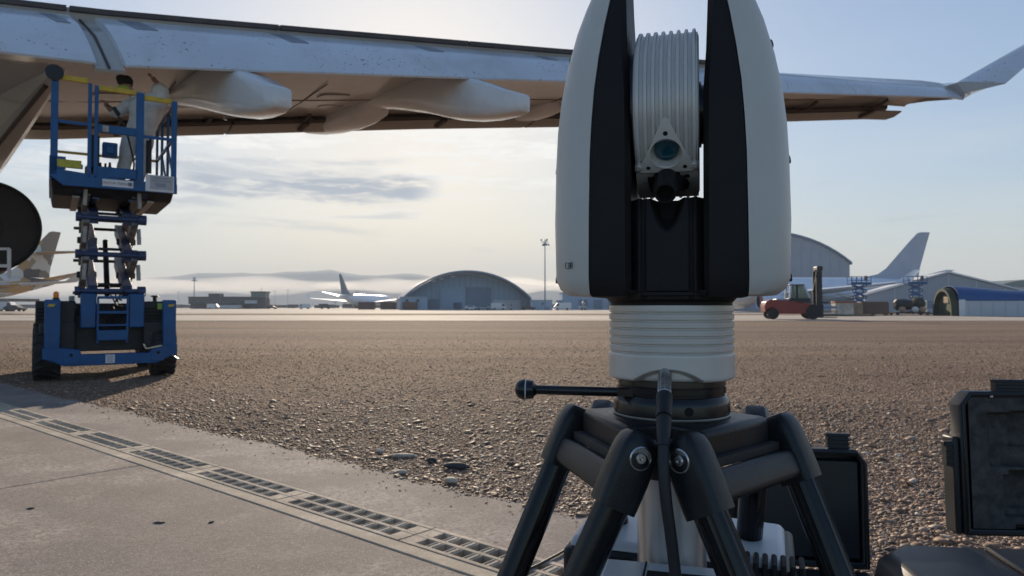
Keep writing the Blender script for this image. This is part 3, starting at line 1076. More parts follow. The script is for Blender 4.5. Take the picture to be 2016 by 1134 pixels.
RT = .152
SPL = .46
for ang_ in (210, 330, 90):
    out = Vector((math.cos(R(ang_)), math.sin(R(ang_)), 0))
    side = Vector((-out.y, out.x, 0))
    mid = out * (RT * .5 + .016) + Vector((0, 0, .992))
    d = (out * SPL + Vector((0, 0, -1))).normalized()
    # lug block on the head
    m_ = MB()
    T = Matrix.Translation(out * .055 + Vector((0, 0, 1.0))) @ Matrix.Rotation(R(ang_), 4, 'Z')
    prof = [(-.03, -.015), (.036, -.015), (.036, .012), (.030, .0172), (-.03, .0180)]
    m_.loft([[(x, y, z) for x, z in prof] for y in (-.071, .071)], m=T)
    build('head_lug', m_, M['cast'], tripod, bevel=.004, seg=3)
    # hinge: two boots and a cross bar, one moulding
    nrm_ = side.cross(d).normalized()
    if nrm_.dot(out) < 0:
        nrm_ = -nrm_
    hinge = MB()
    ends = []
    for sg in (-1, 1):
        c = mid + side * (sg * .101)
        ends.append(c)
        secs = []
        for t_, wd, dp in ((-.0250, .006, .007), (-.0235, .012, .0145), (-.018, .0170, .0190), (-.009, .0190, .0215), (0, .0198, .0225), (.025, .0202, .0228), (.048, .0205, .0222), (.058, .0204, .0216)):
            cc = c + d * t_
            sec = []
            for k in range(24):
                a = 2 * math.pi * k / 24
                sec.append(cc + side * (wd * sgnpow(math.cos(a), .40)) + nrm_ * (dp * sgnpow(math.sin(a), .42)))
            secs.append(sec)
        hinge.loft(secs)
    cb = mid + d * .034 + out * .003
    secs = []
    for sg in (-1, 1):
        c = cb + side * (sg * .092)
        secs.append([c + nrm_ * (.013 * sgnpow(math.cos(q), .5)) + d * (.0175 * sgnpow(math.sin(q), .5)) for q in (2 * math.pi * k / 20 for k in range(20))])
    hinge.loft(secs)
    hg = build('leg_hinge', hinge, M['cast'], tripod, sharp=32)
    m_ = MB()
    m_.bar(mid - side * .074 + d * .010, mid + side * .074 + d * .010, .012, .010)
    build('hinge_pin', m_, M['lift_dark'], hg)
    for sg, c in zip((-1, 1), ends):
        nn = side * sg
        a = axis_m(c + nn * .0190, nn)
        b = MB().lathe([(.0125, -.003), (.0125, .0010), (.0112, .0018), (.0110, .0006), (.0060, .0002), (.0056, .0022), (.0048, .0030), (.0024, .0030), (.0022, .0008), (.0003, .0008)], 32, a)
        build('pivot_bolt', b, M['steel'], hg)
    for sg, c in zip((-1, 1), ends):
        top_ = c + d * .054
        k_ = (top_.z - .05) / -d.z
        bot_ = top_ + d * k_ - side * (sg * .055)
        dd = (bot_ - top_).normalized()
        b = MB()
        secs = []
        for p in (top_, bot_):
            sec = []
            for k in range(40):
                q = 2 * math.pi * k / 40
                r_ = .0176 + (.0007 if k % 2 == 0 and 8 < k < 34 else 0) 
                sec.append(p + side * (r_ * math.cos(q)) + nrm_ * (r_ * math.sin(q)))
            secs.append(sec)
        b.loft(secs)
        lg = build('leg_tube', b, M['carbon'], tripod, sharp=25)
    foot = mid + d * ((mid.z) / -d.z)
    m_ = MB()
    m_.bar(foot - side * .055 + Vector((0, 0, .06)), foot + side * .055 + Vector((0, 0, .06)), .04, .05)
    m_.lathe([(.03, 0), (.03, .012), (.012, .02), (.012, .05)], 20, Matrix.Translation((foot.x, foot.y, 0)))
    build('foot', m_, M['cast'], tripod, bevel=.004)

# ------------------------------------------------------------------ cable from the tracker
cable = thing('signal_cable', 'black cable with knurled silver plug hanging from the front of the tracker', 'cable', (0, 0, 0))
c0 = at(1309, 741, .806)
c1 = at(1308, 782, .783)
dplug = (c1 - c0).normalized()
am = axis_m(c0, dplug)
Lp = (c1 - c0).length
m_ = MB()
prof = [(.0050, -.012), (.0070, -.004), (.0078, -.002), (.0078, .004)]
z = .004
for k in range(6):
    prof += [(.0078, z), (.0078, z + .0024), (.0070, z + .0026), (.0070, z + .0033), (.0078, z + .0035)]
    z += .0036
prof += [(.0074, z + .001), (.0074, Lp)]
secs = []
for r_, zz_ in prof:
    secs.append([(r_ * (1 if (k % 4) else .93) * math.cos(2 * math.pi * k / 64), r_ * (1 if (k % 4) else .93) * math.sin(2 * math.pi * k / 64), zz_) for k in range(64)])
m_.loft(secs, m=am)
build('plug', m_, M['steel'], cable, sharp=25)
c2 = at(1307, 822, .757)
c3 = at(1306, 880, .735)
m_ = MB()
m_.tube([c1 - dplug * .002, c1 + (c2 - c1) * .2, c1 + (c2 - c1) * .25, c2], [.0090, .0090, .0086, .0086], 28)
m_.tube([c2, c2 + (c3 - c2) * .02, c3 - (c3 - c2) * .05, c3], [.0090, .0080, .0066, .0064], 28)
build('strain_relief', m_, M['rubber'], cable)
pts = [c3 - (c3 - c2) * .1, at(1307, 930, .727), at(1312, 990, .724), at(1320, 1050, .724), at(1330, 1134, .726)]
pts += [pts[-1] + Vector((.01, .002, -.1)), pts[-1] + Vector((.05, .05, -.3)), Vector((pts[-1].x + .08, pts[-1].y + .12, .05)), Vector((pts[-1].x + .05, pts[-1].y + .3, .012))]
sp_ = []
for i in range(len(pts) - 1):
    p_1, p0_, p1_, p2_ = pts[max(i - 1, 0)], pts[i], pts[i + 1], pts[min(i + 2, len(pts) - 1)]
    for k in range(8):
        t_ = k / 8
        sp_.append(.5 * ((2 * p0_) + (p1_ - p_1) * t_ + (2 * p_1 - 5 * p0_ + 4 * p1_ - p2_) * t_ ** 2 + (3 * p0_ - p_1 - 3 * p1_ + p2_) * t_ ** 3))
sp_.append(pts[-1])
m_ = MB().tube(sp_, .0060, 20)
build('cord', m_, M['rubber'], cable)

# ------------------------------------------------------------------ controller units on the column
def ribs(parent, p0, p1, n_, h, d_, nrm_dir):
    for k in range(n_):
        p = p0 + (p1 - p0) * (k / (n_ - 1))
        b = MB()
        b.bar(p, p + nrm_dir * d_, .0045, h, up=(0, 0, 1))
        build('cooling_rib', b, M['black'], parent, bevel=.001, seg=2)
rear = thing('controller_unit', 'silver topped controller box with black ribbed corner behind the tripod column', 'controller', (TX + .035, TY + .17, 0), R(-20))
def rl(px_, py_, Y):
    p = at(px_, py_, Y)
    return Matrix.Rotation(R(20), 4, 'Z') @ (p - Vector((TX, TY + .17, 0)))
m_ = MB()
zt = .838
body = [(-.135, -.10), (.17, -.10), (.17, .09), (-.135, .09)]
m_.loft([[(x, y, .60) for x, y in body], [(x, y, zt - .024) for x, y in body]])
build('black_body', m_, M['case'], rear, bevel=.008, seg=3)
m_ = MB()
m_.loft([[(-.128, -.095, zt - .0238), (.16, -.095, zt - .0238), (.16, .085, zt - .0238), (-.128, .085, zt - .0238)],
         [(-.122, -.085, zt - .010), (.152, -.085, zt - .018), (.152, .075, zt - .012), (-.122, .075, zt)],
         ])
build('silver_lid', m_, M['boxgrey'], rear, bevel=.006, seg=3)
for k in range(7):
    b = MB()
    x = .110 + k * .011
    b.tube([(x, -.103, .62), (x, -.106, zt - .035), (x, -.098, zt - .018), (x, -.070, zt - .014)], .0036, 10)
    build('cooling_rib', b, M['black'], rear)
front = thing('power_unit', 'light grey unit with black bumper ribs at the foot of the silver column', 'controller', (TX - .02, TY - .10, 0), R(-15))
m_ = MB()
zt = .852
m_.loft([[(-.085, -.055, .60), (.075, -.055, .60), (.075, .055, .60), (-.085, .055, .60)], [(-.085, -.055, zt - .006), (.075, -.055, zt - .006), (.075, .055, zt - .006), (-.085, .055, zt - .006)], [(-.079, -.049, zt), (.069, -.049, zt), (.069, .050, zt), (-.079, .050, zt)]])
build('grey_body', m_, M['boxgrey'], front, bevel=.002)
m_ = MB().bx(-.03, .04, -.03, .02, zt - .001, zt + .0015)
build('dark_label', m_, M['hole'], front)
m_ = MB().bx(-.0345, -.0325, -.049, .05, zt - .001, zt + .0008)
build('lid_seam', m_, M['hole'], front)
for k in range(7):
    b = MB()
    z = zt - .001 - k * .0045
    b.tube([(-.050, .058, z), (-.083, .056, z), (-.092, .045, z), (-.094, .0, z), (-.093, -.05, z)], .0017, 8)
    build('bumper_rib', b, M['black'], front)

# ------------------------------------------------------------------ equipment cases
def rrect(w_, h_, r_, ch=0, n_=5):
    pts = rounded([(-w_ / 2, 0), (w_ / 2, 0), (w_ / 2, h_), (-w_ / 2, h_)], r_, n_)
    return pts
def case_lid(parent, w_, h_, depth, tilt, z0, y0, ch=.05, foam=None, latches=()):
    """upright lid: x across, y away, stands on the hinge line z0"""
    T = Matrix.Translation((0, y0, z0)) @ Matrix.Rotation(tilt, 4, 'X')
    def shape(w2, h2, c2, inset):
        return [(-w2 / 2 + inset, inset), (w2 / 2 - inset, inset), (w2 / 2 - inset, h2 - c2), (w2 / 2 - c2 * .75, h2 - inset), (-w2 / 2 + c2 * .75, h2 - inset), (-w2 / 2 + inset, h2 - c2)]
    a, b = shape(w_, h_, ch, 0), shape(w_, h_, ch, .022)
    m_ = MB()
    m_.loft([[(x, depth, z) for x, z in b], [(x, depth * .6, z) for x, z in a], [(x, 0, z) for x, z in a], [(x, 0, z) for x, z in b], [(x, .074, z) for x, z in b]], caps=True, m=T)
    lid = build('lid', m_, M['case'], parent, bevel=.006, seg=3)
    m_ = MB()
    r1_, r2_ = shape(w_, h_, ch, .006), shape(w_, h_, ch, .013)
    m_.loft([[(x, .001, z) for x, z in r1_], [(x, -.006, z) for x, z in r1_], [(x, -.006, z) for x, z in r2_], [(x, .001, z) for x, z in r2_]], caps=False, m=T)
    build('seal_rim', m_, M['black_gloss'], lid, bevel=.002)
    return T, lid
def latch(T, parent, p, w_, h_, along='z'):
    m_ = MB()
    x, y, z = p
    m_.bx(x - w_ / 2, x + w_ / 2, y - .012, y + .02, z, z + h_, T)
    for k in range(4):
        m_.bx(x - w_ / 2 - .003, x + w_ / 2 + .003, y - .016, y - .012, z + h_ * (.12 + k * .24), z + h_ * (.22 + k * .24), T)
    m_.bx(x - w_ / 2 - .006, x + w_ / 2 + .006, y - .010, y + .014, z + h_ * .86, z + h_ * 1.02, T)
    return build('latch', m_, M['case'], parent, bevel=.003)
# right case: foam-lined lid
rc = thing('open_case', 'large open black case whose foam lined lid has tool cutouts, right edge', 'equipment case', (2.01, 2.47, 0), R(-4))
T, lid = case_lid(rc, .86, .50, .11, R(-3), .35, .0, ch=.05)
def foam_grid():
    m_ = MB()
    W, H_ = .80, .455
    nx, nzz = 120, 80
    cut = [(-.335, .235, .38, .19, .032, .02), (-.255, .30, .13, .13, .055, .012), (-.29, .065, .40, .145, .038, .02), (-.27, .085, .10, .14, .055, .02), (.12, .24, .2, .17, .04, .02), (-.26, -.02, .09, .06, .03, .02)]
    for j in range(nzz + 1):
        for i in range(nx + 1):
            x, z = -W / 2 + W * i / nx, .025 + H_ * j / nzz
            dpt_ = 0
            for cx, cz, cw, chh, dd, soft in cut:
                e = min(x - cx, cx + cw - x, z - cz, cz + chh - z)
                if e > 0:
                    dpt_ = max(dpt_, dd * min(1, e / .006))
            m_.v.append((x, .004 + dpt_, z))
    for j in range(nzz):
        for i in range(nx):
            a = j * (nx + 1) + i
            m_.f.append((a, a + 1, a + nx + 2, a + nx + 1))
    return m_
fm = foam_grid()
fm.v = [tuple(T @ Vector(p)) for p in fm.v]
build('foam_insert', fm, M['foam'], lid, sharp=50)
latch(T, rc, (-.448, .03, .235), .050, .085)
m_ = MB().bx(-.452, -.428, .012, .09, .0, .34, T)
build('side_rib', m_, M['case'], rc, bevel=.008)
latch(T, rc, (-.245, .03, .49), .10, .050)
m_ = MB().sphere((-.322, .0, .482), .007, 12, T)
build('lid_rivet', m_, M['steel'], rc)
m_ = MB().bx(-.40, .43, -.30, -.004, 0, .30)
build('base_box', m_, M['case'], rc, bevel=.02, seg=3)
# left case: flat lid with a latch on top
lc = thing('open_case', 'open black case with a plain flat lid and top latch behind the tripod legs', 'equipment case', (1.005, 2.42, 0), R(-9))
T, lid = case_lid(lc, .385, .395, .09, R(-3), .27, 0, ch=.045)
m_ = MB().bx(-.165, .165, .012, .070, .03, .355, T)
build('flat_insert', m_, M['case'], lid, bevel=.004)
latch(T, lc, (.105, .03, .39), .068, .055)
m_ = MB().bx(-.18, .02, .02, .07, .39, .408, T)
build('lid_handle', m_, M['case'], lc, bevel=.006)
m_ = MB().bx(-.192, .192, -.36, -.004, 0, .272)
build('base_box', m_, M['case'], lc, bevel=.02, seg=3)
# third case, closed, left of it
tc_ = thing('closed_case', 'closed black case standing upright, mostly hidden behind the tripod column', 'equipment case', (.625, 2.74, 0), R(-9))
m_ = MB().bx(-.225, .225, -.12, .12, 0, .50)
build('case_body', m_, M['case'], tc_, bevel=.03, seg=3)
m_ = MB()
for k in (-.14, 0, .14):
    m_.bx(k - .02, k + .02, -.128, -.118, .06, .44)
build('case_ribs', m_, M['case'], tc_, bevel=.004)
latch(Matrix(), tc_, (.06, -.135, .2), .06, .05)
m_ = MB().tube([(-.08, 0, .495), (-.08, 0, .535), (.08, 0, .535), (.08, 0, .495)], .011, 10)
build('carry_handle', m_, M['case'], tc_)
# closed case in front at the lower right
cc = thing('closed_case', 'closed dark blue-black case with ribbed lid lying low at the bottom right corner', 'equipment case', (1.455, 1.76, 0), R(-6))
m_ = MB()
def rr(w_, d_, z, ch_):
    return [(-w_ / 2 + ch_, -d_ / 2, z), (w_ / 2 - ch_, -d_ / 2, z), (w_ / 2, -d_ / 2 + ch_, z), (w_ / 2, d_ / 2 - ch_, z), (w_ / 2 - ch_, d_ / 2, z), (-w_ / 2 + ch_, d_ / 2, z), (-w_ / 2, d_ / 2 - ch_, z), (-w_ / 2, -d_ / 2 + ch_, z)]
m_.loft([rr(.96, .46, 0, .05), rr(.98, .48, .03, .06), rr(.98, .48, .33, .06)])
build('case_body', m_, M['case'], cc, bevel=.006)
m_ = MB()
m_.loft([rr(1.0, .50, .336, .06), rr(1.0, .50, .375, .06)])
build('case_rim', m_, M['case'], cc, bevel=.006)
m_ = MB()
m_.loft([rr(.97, .47, .377, .06), rr(.95, .45, .455, .07), rr(.90, .41, .485, .07)])
lidc = build('lid', m_, M['case'], cc, bevel=.010, seg=3)
for x in (-.20, -.06, .10, .26):
    m_ = MB()
    m_.tube([(x - .012, -.225, .40), (x, -.212, .462), (x + .008, -.17, .490), (x + .02, .17, .490), (x + .024, .215, .462), (x + .028, .230, .40)], .007, 10)
    build('lid_rib', m_, M['case'], lidc)
# thin cord on the concrete beside the legs
gc = MB()
q = [gr(1150, 1060, .006), gr(1100, 1092, .006), gr(1060, 1112, .006), gr(1028, 1128, .006), gr(1000, 1150, .006), gr(940, 1200, .006)]
gc.tube([Vector((p.x, p.y, .010 if i % 2 else .007)) for i, p in enumerate(q)], .006, 10)
o = build('ground_cord', gc, M['rubber'])
tag(o, 'thin dark cord lying across the drain left of the tripod leg', 'cord')

# ------------------------------------------------------------------ the wing overhead
plane = thing('airliner_wing', 'huge white airliner wing with lowered flaps and upturned tip spanning over the gravel', 'aircraft wing', (0, 0, 0))
HD = Vector((-.669, .743, 0)).normalized()          # flight direction
BT = [(-6, 5.02), (0, 5.10), (1.5, 5.08), (3.33, 5.24), (9.1, 5.76), (14.2, 6.13), (19.5, 6.62)]
T0 = Vector((-7.9185, 10.9, 0))
def tp(table, b):
    return float(np.interp(b, [p[0] for p in table], [p[1] for p in table]))
FK = [(-6, 1.35), (0, 1.30), (1.5, 1.30), (4.9, 1.1), (9.1, .9), (14.2, .55), (19.5, .40)]
FZ = [(-6, 1.05), (0, 1.08), (1.5, 1.13), (4.9, .95), (9.1, .75), (14.2, .60), (19.9, .34)]
def wp(b, k, dz):
    p = T0 + Vector((.9967, .3876, 0)) * b + HD * k
    return Vector((p.x, p.y, tp(BT, b) + dz))
def chord(b):
    return max(1.75, 8.69 - .355 * b)
def sz(b):
    return .26 - .0235 * b
def thick(b):
    return .26 + .10 * chord(b)
def steps(b0, b1, d=.6):
    n_ = max(2, int(abs(b1 - b0) / d) + 1)
    return [b0 + (b1 - b0) * i / n_ for i in range(n_ + 1)]
# main box
secs = []
for b in steps(-6, 19.9):
    c, fk, fz, s_, th = chord(b), tp(FK, b), tp(FZ, b), sz(b), thick(b)
    up_ = .13 if b < 13.8 else -.04
    lowm = .42 - .012 * b
    secs.append([wp(b, fk - .10, fz + up_), wp(b, fk - .10, fz + up_ - .06), wp(b, fk + .25, fz * .55), wp(b, fk + .40, max(.30, fz * .42)),
                 wp(b, .38 * c, lowm + .02), wp(b, .60 * c, lowm), wp(b, .80 * c, (lowm + s_ + .30) / 2), wp(b, c - .30, s_ + .30), wp(b, c - .02, s_ + .45),
                 wp(b, c + .05, s_ + .58), wp(b, c - .1, s_ + .75), wp(b, .80 * c, lowm + th * .85), wp(b, .55 * c, lowm + th), wp(b, .32 * c, max(fz + .2, lowm + th * .85))])
m_ = MB().loft(secs)
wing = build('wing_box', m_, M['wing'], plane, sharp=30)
# spoiler trailing edge strip: the dark line above the flap
m_ = MB()
for b0, b1 in ((-6, 1.0), (1.05, 4.2), (4.23, 7.6), (7.63, 11.0), (11.03, 14)):
    secs = []
    for b in steps(b0, b1):
        fk, fz = tp(FK, b), tp(FZ, b)
        secs.append([wp(b, fk - .16, fz + .06), wp(b, fk + .3, fz + .02), wp(b, fk + .3, fz + .16), wp(b, fk - .16, fz + .145)])
    build('spoiler', MB().loft(secs), M['seal'], plane, sharp=30)
# flaps
def fs(b, t_, off=0.0, top=True):
    fk, fz = tp(FK, b), tp(FZ, b)
    bulge = .11 * fk * math.sin(math.pi * min(1, t_ * .9 + .1)) if top else -.02
    k, dz = fk * (1 - t_), fz * (1 - t_)
    n_ = Vector((-fz, fk)).normalized() if fz else Vector((0, 1))
    return wp(b, k + n_.x * (bulge + off), dz + n_.y * (bulge + off))
def flap(b0, b1, skew0=0, skew1=0, name='flap'):
    secs = []
    for i in range(25):
        q = i / 24
        b_te = b0 + (b1 - b0) * q
        b_top = b0 + skew0 + (b1 + skew1 - b0 - skew0) * q
        sec = []
        for t_ in (0, .08, .2, .35, .5, .65, .8, .92, 1.0):
            bb = b_top + (b_te - b_top) * t_
            sec.append(fs(bb, t_))
        for t_ in (1.0, .8, .5, .2, 0):
            bb = b_top + (b_te - b_top) * t_
            thk = .02 + .16 * (1 - t_) ** .7
            sec.append(fs(bb, t_, -thk, False))
        secs.append(sec)
    m_ = MB().loft(secs)
    return build(name, m_, M['flap'], plane, sharp=40)
flap(-6, 1.22, 0, -.18)
flap(1.62, 13.0, -.20, 0)
flap(13.04, 16.4, 0, .05, 'aileron')
flap(16.42, 19.9, .05, 0, 'aileron')
# seal strip seen in the gap between the two flaps
m_ = MB()
secs = []
for t_ in (0, .25, .5, .75, 1):
    ba, bb = 1.04 + .18 * t_ , 1.42 + .2 * t_
    secs.append([fs(ba, t_, -.10), fs(bb, t_, -.10), fs(bb, t_, -.16), fs(ba, t_, -.16)])
m_.loft(secs)
build('gap_seal', m_, M['wing'], plane)
m_ = MB()
m_.tube([fs(1.23 + .19 * t_ - .02, t_, -.07) for t_ in (0, .5, 1)], .022, 8)
build('gap_rod', m_, M['seal'], plane)
# dark grey-blue patches near the top edge of the flap
for b, t0, t1, wdt in ((.62, .12, .36, .20), (1.72, .08, .34, .32), (4.05, .10, .38, .30), (6.55, .14, .34, .28), (8.9, .16, .34, .25), (11.2, .16, .34, .25)):
    m_ = MB()
    secs = []
    for i in range(5):
        t_ = t0 + (t1 - t0) * i / 4
        sh = (t_ - t0) * .75
        secs.append([fs(b + sh, t_, .012), fs(b + sh + wdt, t_, .012), fs(b + sh + wdt, t_, -.02), fs(b + sh, t_, -.02)])
    m_.loft(secs)
    build('flap_patch', m_, M['patch_grey'], plane)
# leading edge slats and their tracks
for b0, b1 in ((-6, -.6), (-.55, 5.2), (5.25, 11.4), (11.45, 19.75)):
    secs = []
    for b in steps(b0, b1):
        c, s_ = chord(b), sz(b)
        ch_ = .75 if b < 12 else .62
        secs.append([wp(b, c - ch_ * .55, s_ + .135), wp(b, c - ch_ * .2, s_ + .02), wp(b, c + .10, s_ - .01), wp(b, c + .30, s_ + .08), wp(b, c + .36, s_ + .22), wp(b, c + .2, s_ + .42), wp(b, c - .05, s_ + .52), wp(b, c - .02, s_ + .47), wp(b, c + .1, s_ + .22), wp(b, c - ch_ * .5, s_ + .165)])
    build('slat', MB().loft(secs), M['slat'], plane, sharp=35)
for i, b in enumerate((-2.6, -.9, 1.1, 3.0, 4.7, 6.6, 7.9, 9.4, 11.0, 12.6, 14.0, 15.4, 17.2, 18.8)):
    c, s_ = chord(b), sz(b)
    m_ = MB()
    m_.tube([wp(b, c - .95, s_ + .34), wp(b, c - .70, s_ + .20), wp(b, c - .45, s_ + .16), wp(b, c - .25, s_ + .30)], .045, 8)
    if i % 2:
        m_.tube([wp(b + .12, c - .62, s_ + .26), wp(b + .12, c - .42, s_ + .10), wp(b + .12, c - .25, s_ + .20)], .05, 8)
        m_.bar(wp(b + .05, c - .55, s_ + .10), wp(b + .05, c - .15, s_ + .0), .12, .04)
    build('slat_track', m_, M['seal'], plane)
# dark seam along the slat gap
m_ = MB()
for b0, b1 in ((-6, 5.2), (5.25, 19.2)):
    m_.tube([wp(b, chord(b) - .47, sz(b) + .20) for b in steps(b0, b1, 1.2)], .05, 6)
build('slat_gap', m_, M['seal'], plane)
# skin joints on the underside
for b in (-1.5, 3.0, 5.6, 8.6, 10.8, 13.4):
    c = chord(b)
    lowm = .42 - .012 * b
    m_ = MB()
    pts = []
    for kk in (.34, .5, .6, .7, .8, .92):
        bb = b + (kk - .34) * c * .12
        z_ = lowm if kk <= .6 else lowm + ((lowm + sz(b) + .30) / 2 - lowm) * (kk - .6) / .2
        pts.append(wp(bb, kk * c, z_ - .004))
    m_.tube(pts, .012, 6)
    build('skin_joint', m_, M['seal'], plane)
# small access panels and a spar line under the wing
for b, kk, w_, l_ in ((2.2, .50, .30, .22), (3.4, .62, .35, .2), (4.6, .55, .3, .25), (6.2, .52, .3, .22), (6.6, .70, .25, .18), (9.0, .55, .28, .2), (10.0, .62, .28, .2), (12.4, .55, .25, .18), (14.6, .6, .22, .16), (16.2, .6, .2, .15)):
    c = chord(b)
    lowm = .42 - .012 * b
    sec = []
    for q in range(20):
        a_ = 2 * math.pi * q / 20
        bb = b + w_ * sgnpow(math.cos(a_), .6)
        sec.append(wp(bb, kk * c + l_ * sgnpow(math.sin(a_), .6), lowm + (0 if kk <= .6 else ((lowm + sz(bb) + .30) / 2 - lowm) * (kk - .6) / .2)))
    m_ = MB().loft([[p + Vector((0, 0, -.018)) for p in sec], [p + Vector((0, 0, .03)) for p in sec]])
    build('access_panel', m_, M['slat'], plane)
m_ = MB()
for b0, b1 in ((-5.5, 17.5),):
    m_.tube([wp(b, .58 * chord(b), .42 - .012 * b - .002) for b in steps(b0, b1, 1.0)], .010, 5)
build('spar_joint', m_, M['seal'], plane)
# flap track fairings
def canoe(b, stations, name='flap_fairing'):
    secs = []
    for k, ztop, zbot, w_, pw in stations:
        c_ = wp(b, k, 0)
        side = Vector((-HD.y, HD.x, 0)) * -1
        zc, hh = (ztop + zbot) / 2, (ztop - zbot) / 2
        sec = []
        for j in range(28):
            a = 2 * math.pi * j / 28
            sec.append(Vector((c_.x, c_.y, c_.z + zc)) + side * (w_ * sgnpow(math.cos(a), pw)) + Vector((0, 0, hh * sgnpow(math.sin(a), pw if math.sin(a) > 0 else .85))))
        secs.append(sec)
    return build(name, MB().loft(secs), M['fairing'], plane, sharp=48)
TAIL = [(-1.13, -.59, -.87, .13, .34), (-1.10, -.56, -.90, .16, .34), (-.8, -.44, -.91, .23, .34), (-.3, -.20, -.87, .31, .36), (.25, .04, -.79, .36, .40), (.9, .30, -.64, .38, .46), (1.8, .5, -.38, .39, .58), (2.8, .5, -.10, .38, .62), (3.8, .5, .15, .34, .68), (4.7, .55, .33, .28, .75)]
canoe(3.48, TAIL + [(5.4, .6, .42, .2, .9)])
TAIL2 = [(k, a, z_ + (.04 if k > 1.5 else 0), w_, p) for k, a, z_, w_, p in TAIL[:-1]] + [(4.55, .5, .24, .30, .85)]
canoe(7.42, TAIL2)
FWD = [(3.9, .5, .30, .30, .7), (4.1, .5, .06, .38, .65), (4.6, .5, -.02, .40, .65), (5.2, .5, -.03, .40, .65), (6.0, .5, .02, .38, .7), (6.8, .5, .12, .34, .75), (7.5, .5, .26, .26, .8)]
canoe(7.42, FWD)
S3 = [(k * .85, a * .85, z_ * .82, w_ * .8, p) for k, a, z_, w_, p in TAIL]
canoe(11.5, S3)
canoe(11.2, [(k * .72 + .3, a * .85, z_ * .6 + .08, w_ * .8, p) for k, a, z_, w_, p in FWD])
# tip and winglet
L1, T1 = at(1884, 163, 18.95), at(1978, 163, 17.9)
secs = []
bt = 19.9
root = [wp(bt, tp(FK, bt), tp(FZ, bt) + .1), wp(bt, 0, 0), wp(bt, chord(bt) * .5, .12), wp(bt, chord(bt), sz(bt) + .38), wp(bt, chord(bt) * .6, .62)]
mid_ = [at(1884, 163, 18.6), at(1900, 184, 18.5), at(1912, 186, 18.9), at(1905, 180, 19.6), at(1890, 162, 19.4)]
tipr = [at(1975, 160, 18.0), at(1979, 165, 17.95), at(1958, 168, 18.3), at(1930, 167, 18.8), at(1893, 162, 18.95)]
build('wing_tip', MB().loft([root, mid_, tipr]), M['wing'], plane, sharp=25)
def wl(ps, nrm_, th):
    return [p + nrm_ * th for p in ps] , [p - nrm_ * th for p in ps]
A, B = at(1880, 164, 18.9), at(1980, 164, 17.9)
C_, D_ = at(2085, 48, 18.3), at(2060, 66, 17.9)
D_ = at(2100, 60, 17.75)
nrm_ = (B - A).cross(C_ - A).normalized()
secs = []
for q in np.linspace(0, 1, 9):
    la, tb = A.lerp(C_, q), B.lerp(D_, q)
    if q == 0:
        pass
    m1 = la.lerp(tb, .35)
    th = .055 * (1 - q * .6)
    secs.append([la, la.lerp(tb, .08) + nrm_ * th * .7, m1 + nrm_ * th, tb + nrm_ * .006, tb - nrm_ * .006, m1 - nrm_ * th, la.lerp(tb, .08) - nrm_ * th * .7])
build('winglet', MB().loft(secs), M['flap'], plane, sharp=30)
# engine with its pylon
eng = thing('jet_engine', 'dark round jet engine nozzle hanging under the wing at the left edge', 'jet engine', (0, 0, 0))
ec = at(-24, 445, 16.0)
am = axis_m(ec, HD)
m_ = MB().lathe([(1.02, 0), (1.04, .02), (1.06, .8), (1.10, 1.9), (1.14, 3.2), (1.14, 4.6), (1.08, 5.3), (1.0, 5.35), (.95, 4.6)], 72, am, caps=False)
nac = build('nacelle', m_, M['exhaust'], eng)
m_ = MB().lathe([(1.02, 0.0), (1.0, .04), (.97, .16), (.02, .2)], 64, am, caps=False)
build('exhaust_duct', m_, M['exhaust'], eng)
m_ = MB().lathe([(.02, .10), (.16, .12), (.3, .15), (.42, .5)], 40, am, caps=False)
build('exhaust_plug', m_, M['exhaust'], eng)
ap = at(128, 128, 12.9)
lo = at(-35, 352, 16.4)
side = Vector((HD.y, -HD.x, 0))
secs = []
for q in np.linspace(0, 1, 10):
    bot_ = ap.lerp(lo, q)
    b_ = wp(-1.8 + 0 * q, 1.6 + 6.2 * q, .55)
    top_ = Vector((bot_.x, bot_.y, max(bot_.z + .05, 5.62)))
    w_ = .05 + .30 * q ** .7
    secs.append([bot_ + side * w_ * .55, bot_ - side * w_ * .55, bot_.lerp(top_, .12) - side * w_, top_ - side * (w_ + .05), top_ + side * (w_ + .05), bot_.lerp(top_, .12) + side * w_])
f_ = lo + HD * 4
secs.append([f_ + side * .2, f_ - side * .2, f_ - side * .3 + Vector((0, 0, .4)), Vector((f_.x, f_.y, 5.9)) - side * .3, Vector((f_.x, f_.y, 5.9)) + side * .3, f_ + side * .3 + Vector((0, 0, .4))])
build('pylon', MB().loft(secs), M['wing'], eng, sharp=30)
m_ = MB()
m_.tube([ap.lerp(lo, q) - side * (.04 + .18 * q) + Vector((0, 0, -.02)) for q in np.linspace(.15, 1, 8)], .045, 8)
build('pylon_edge', m_, M['seal'], eng)
# white access stand under the engine
st = thing('access_stand', 'white metal access stand in front of the dark engine nozzle', 'work stand', (0, 0, 0))
m_ = MB()
Yst = 14.6
def sp(px_, py_, dy=0):
    return at(px_, py_, Yst + dy)
for dy in (0, .9):
    a, b = sp(18, 490, dy), sp(18, 548, dy)
    c_ = a - Vector((.9, 0, 0))
    m_.bar(c_, Vector((c_.x, c_.y, 0)), .06, .06, up=(0, 1, 0))
    m_.bar(a, b, .05, .05, up=(0, 1, 0))
    m_.bar(a - Vector((.9, 0, 0)), b - Vector((.9, 0, 0)), .05, .05, up=(0, 1, 0))
    m_.bar(a, a - Vector((.9, 0, 0)), .05, .05)
    m_.bar(a - Vector((0, 0, .36)), a - Vector((.9, 0, .36)), .04, .04)
    m_.bar(a - Vector((0, 0, .72)), a - Vector((.9, 0, .72)), .06, .05)
build('railing', m_, M['white_sign'], st)
m_ = MB()
a = sp(18, 490)
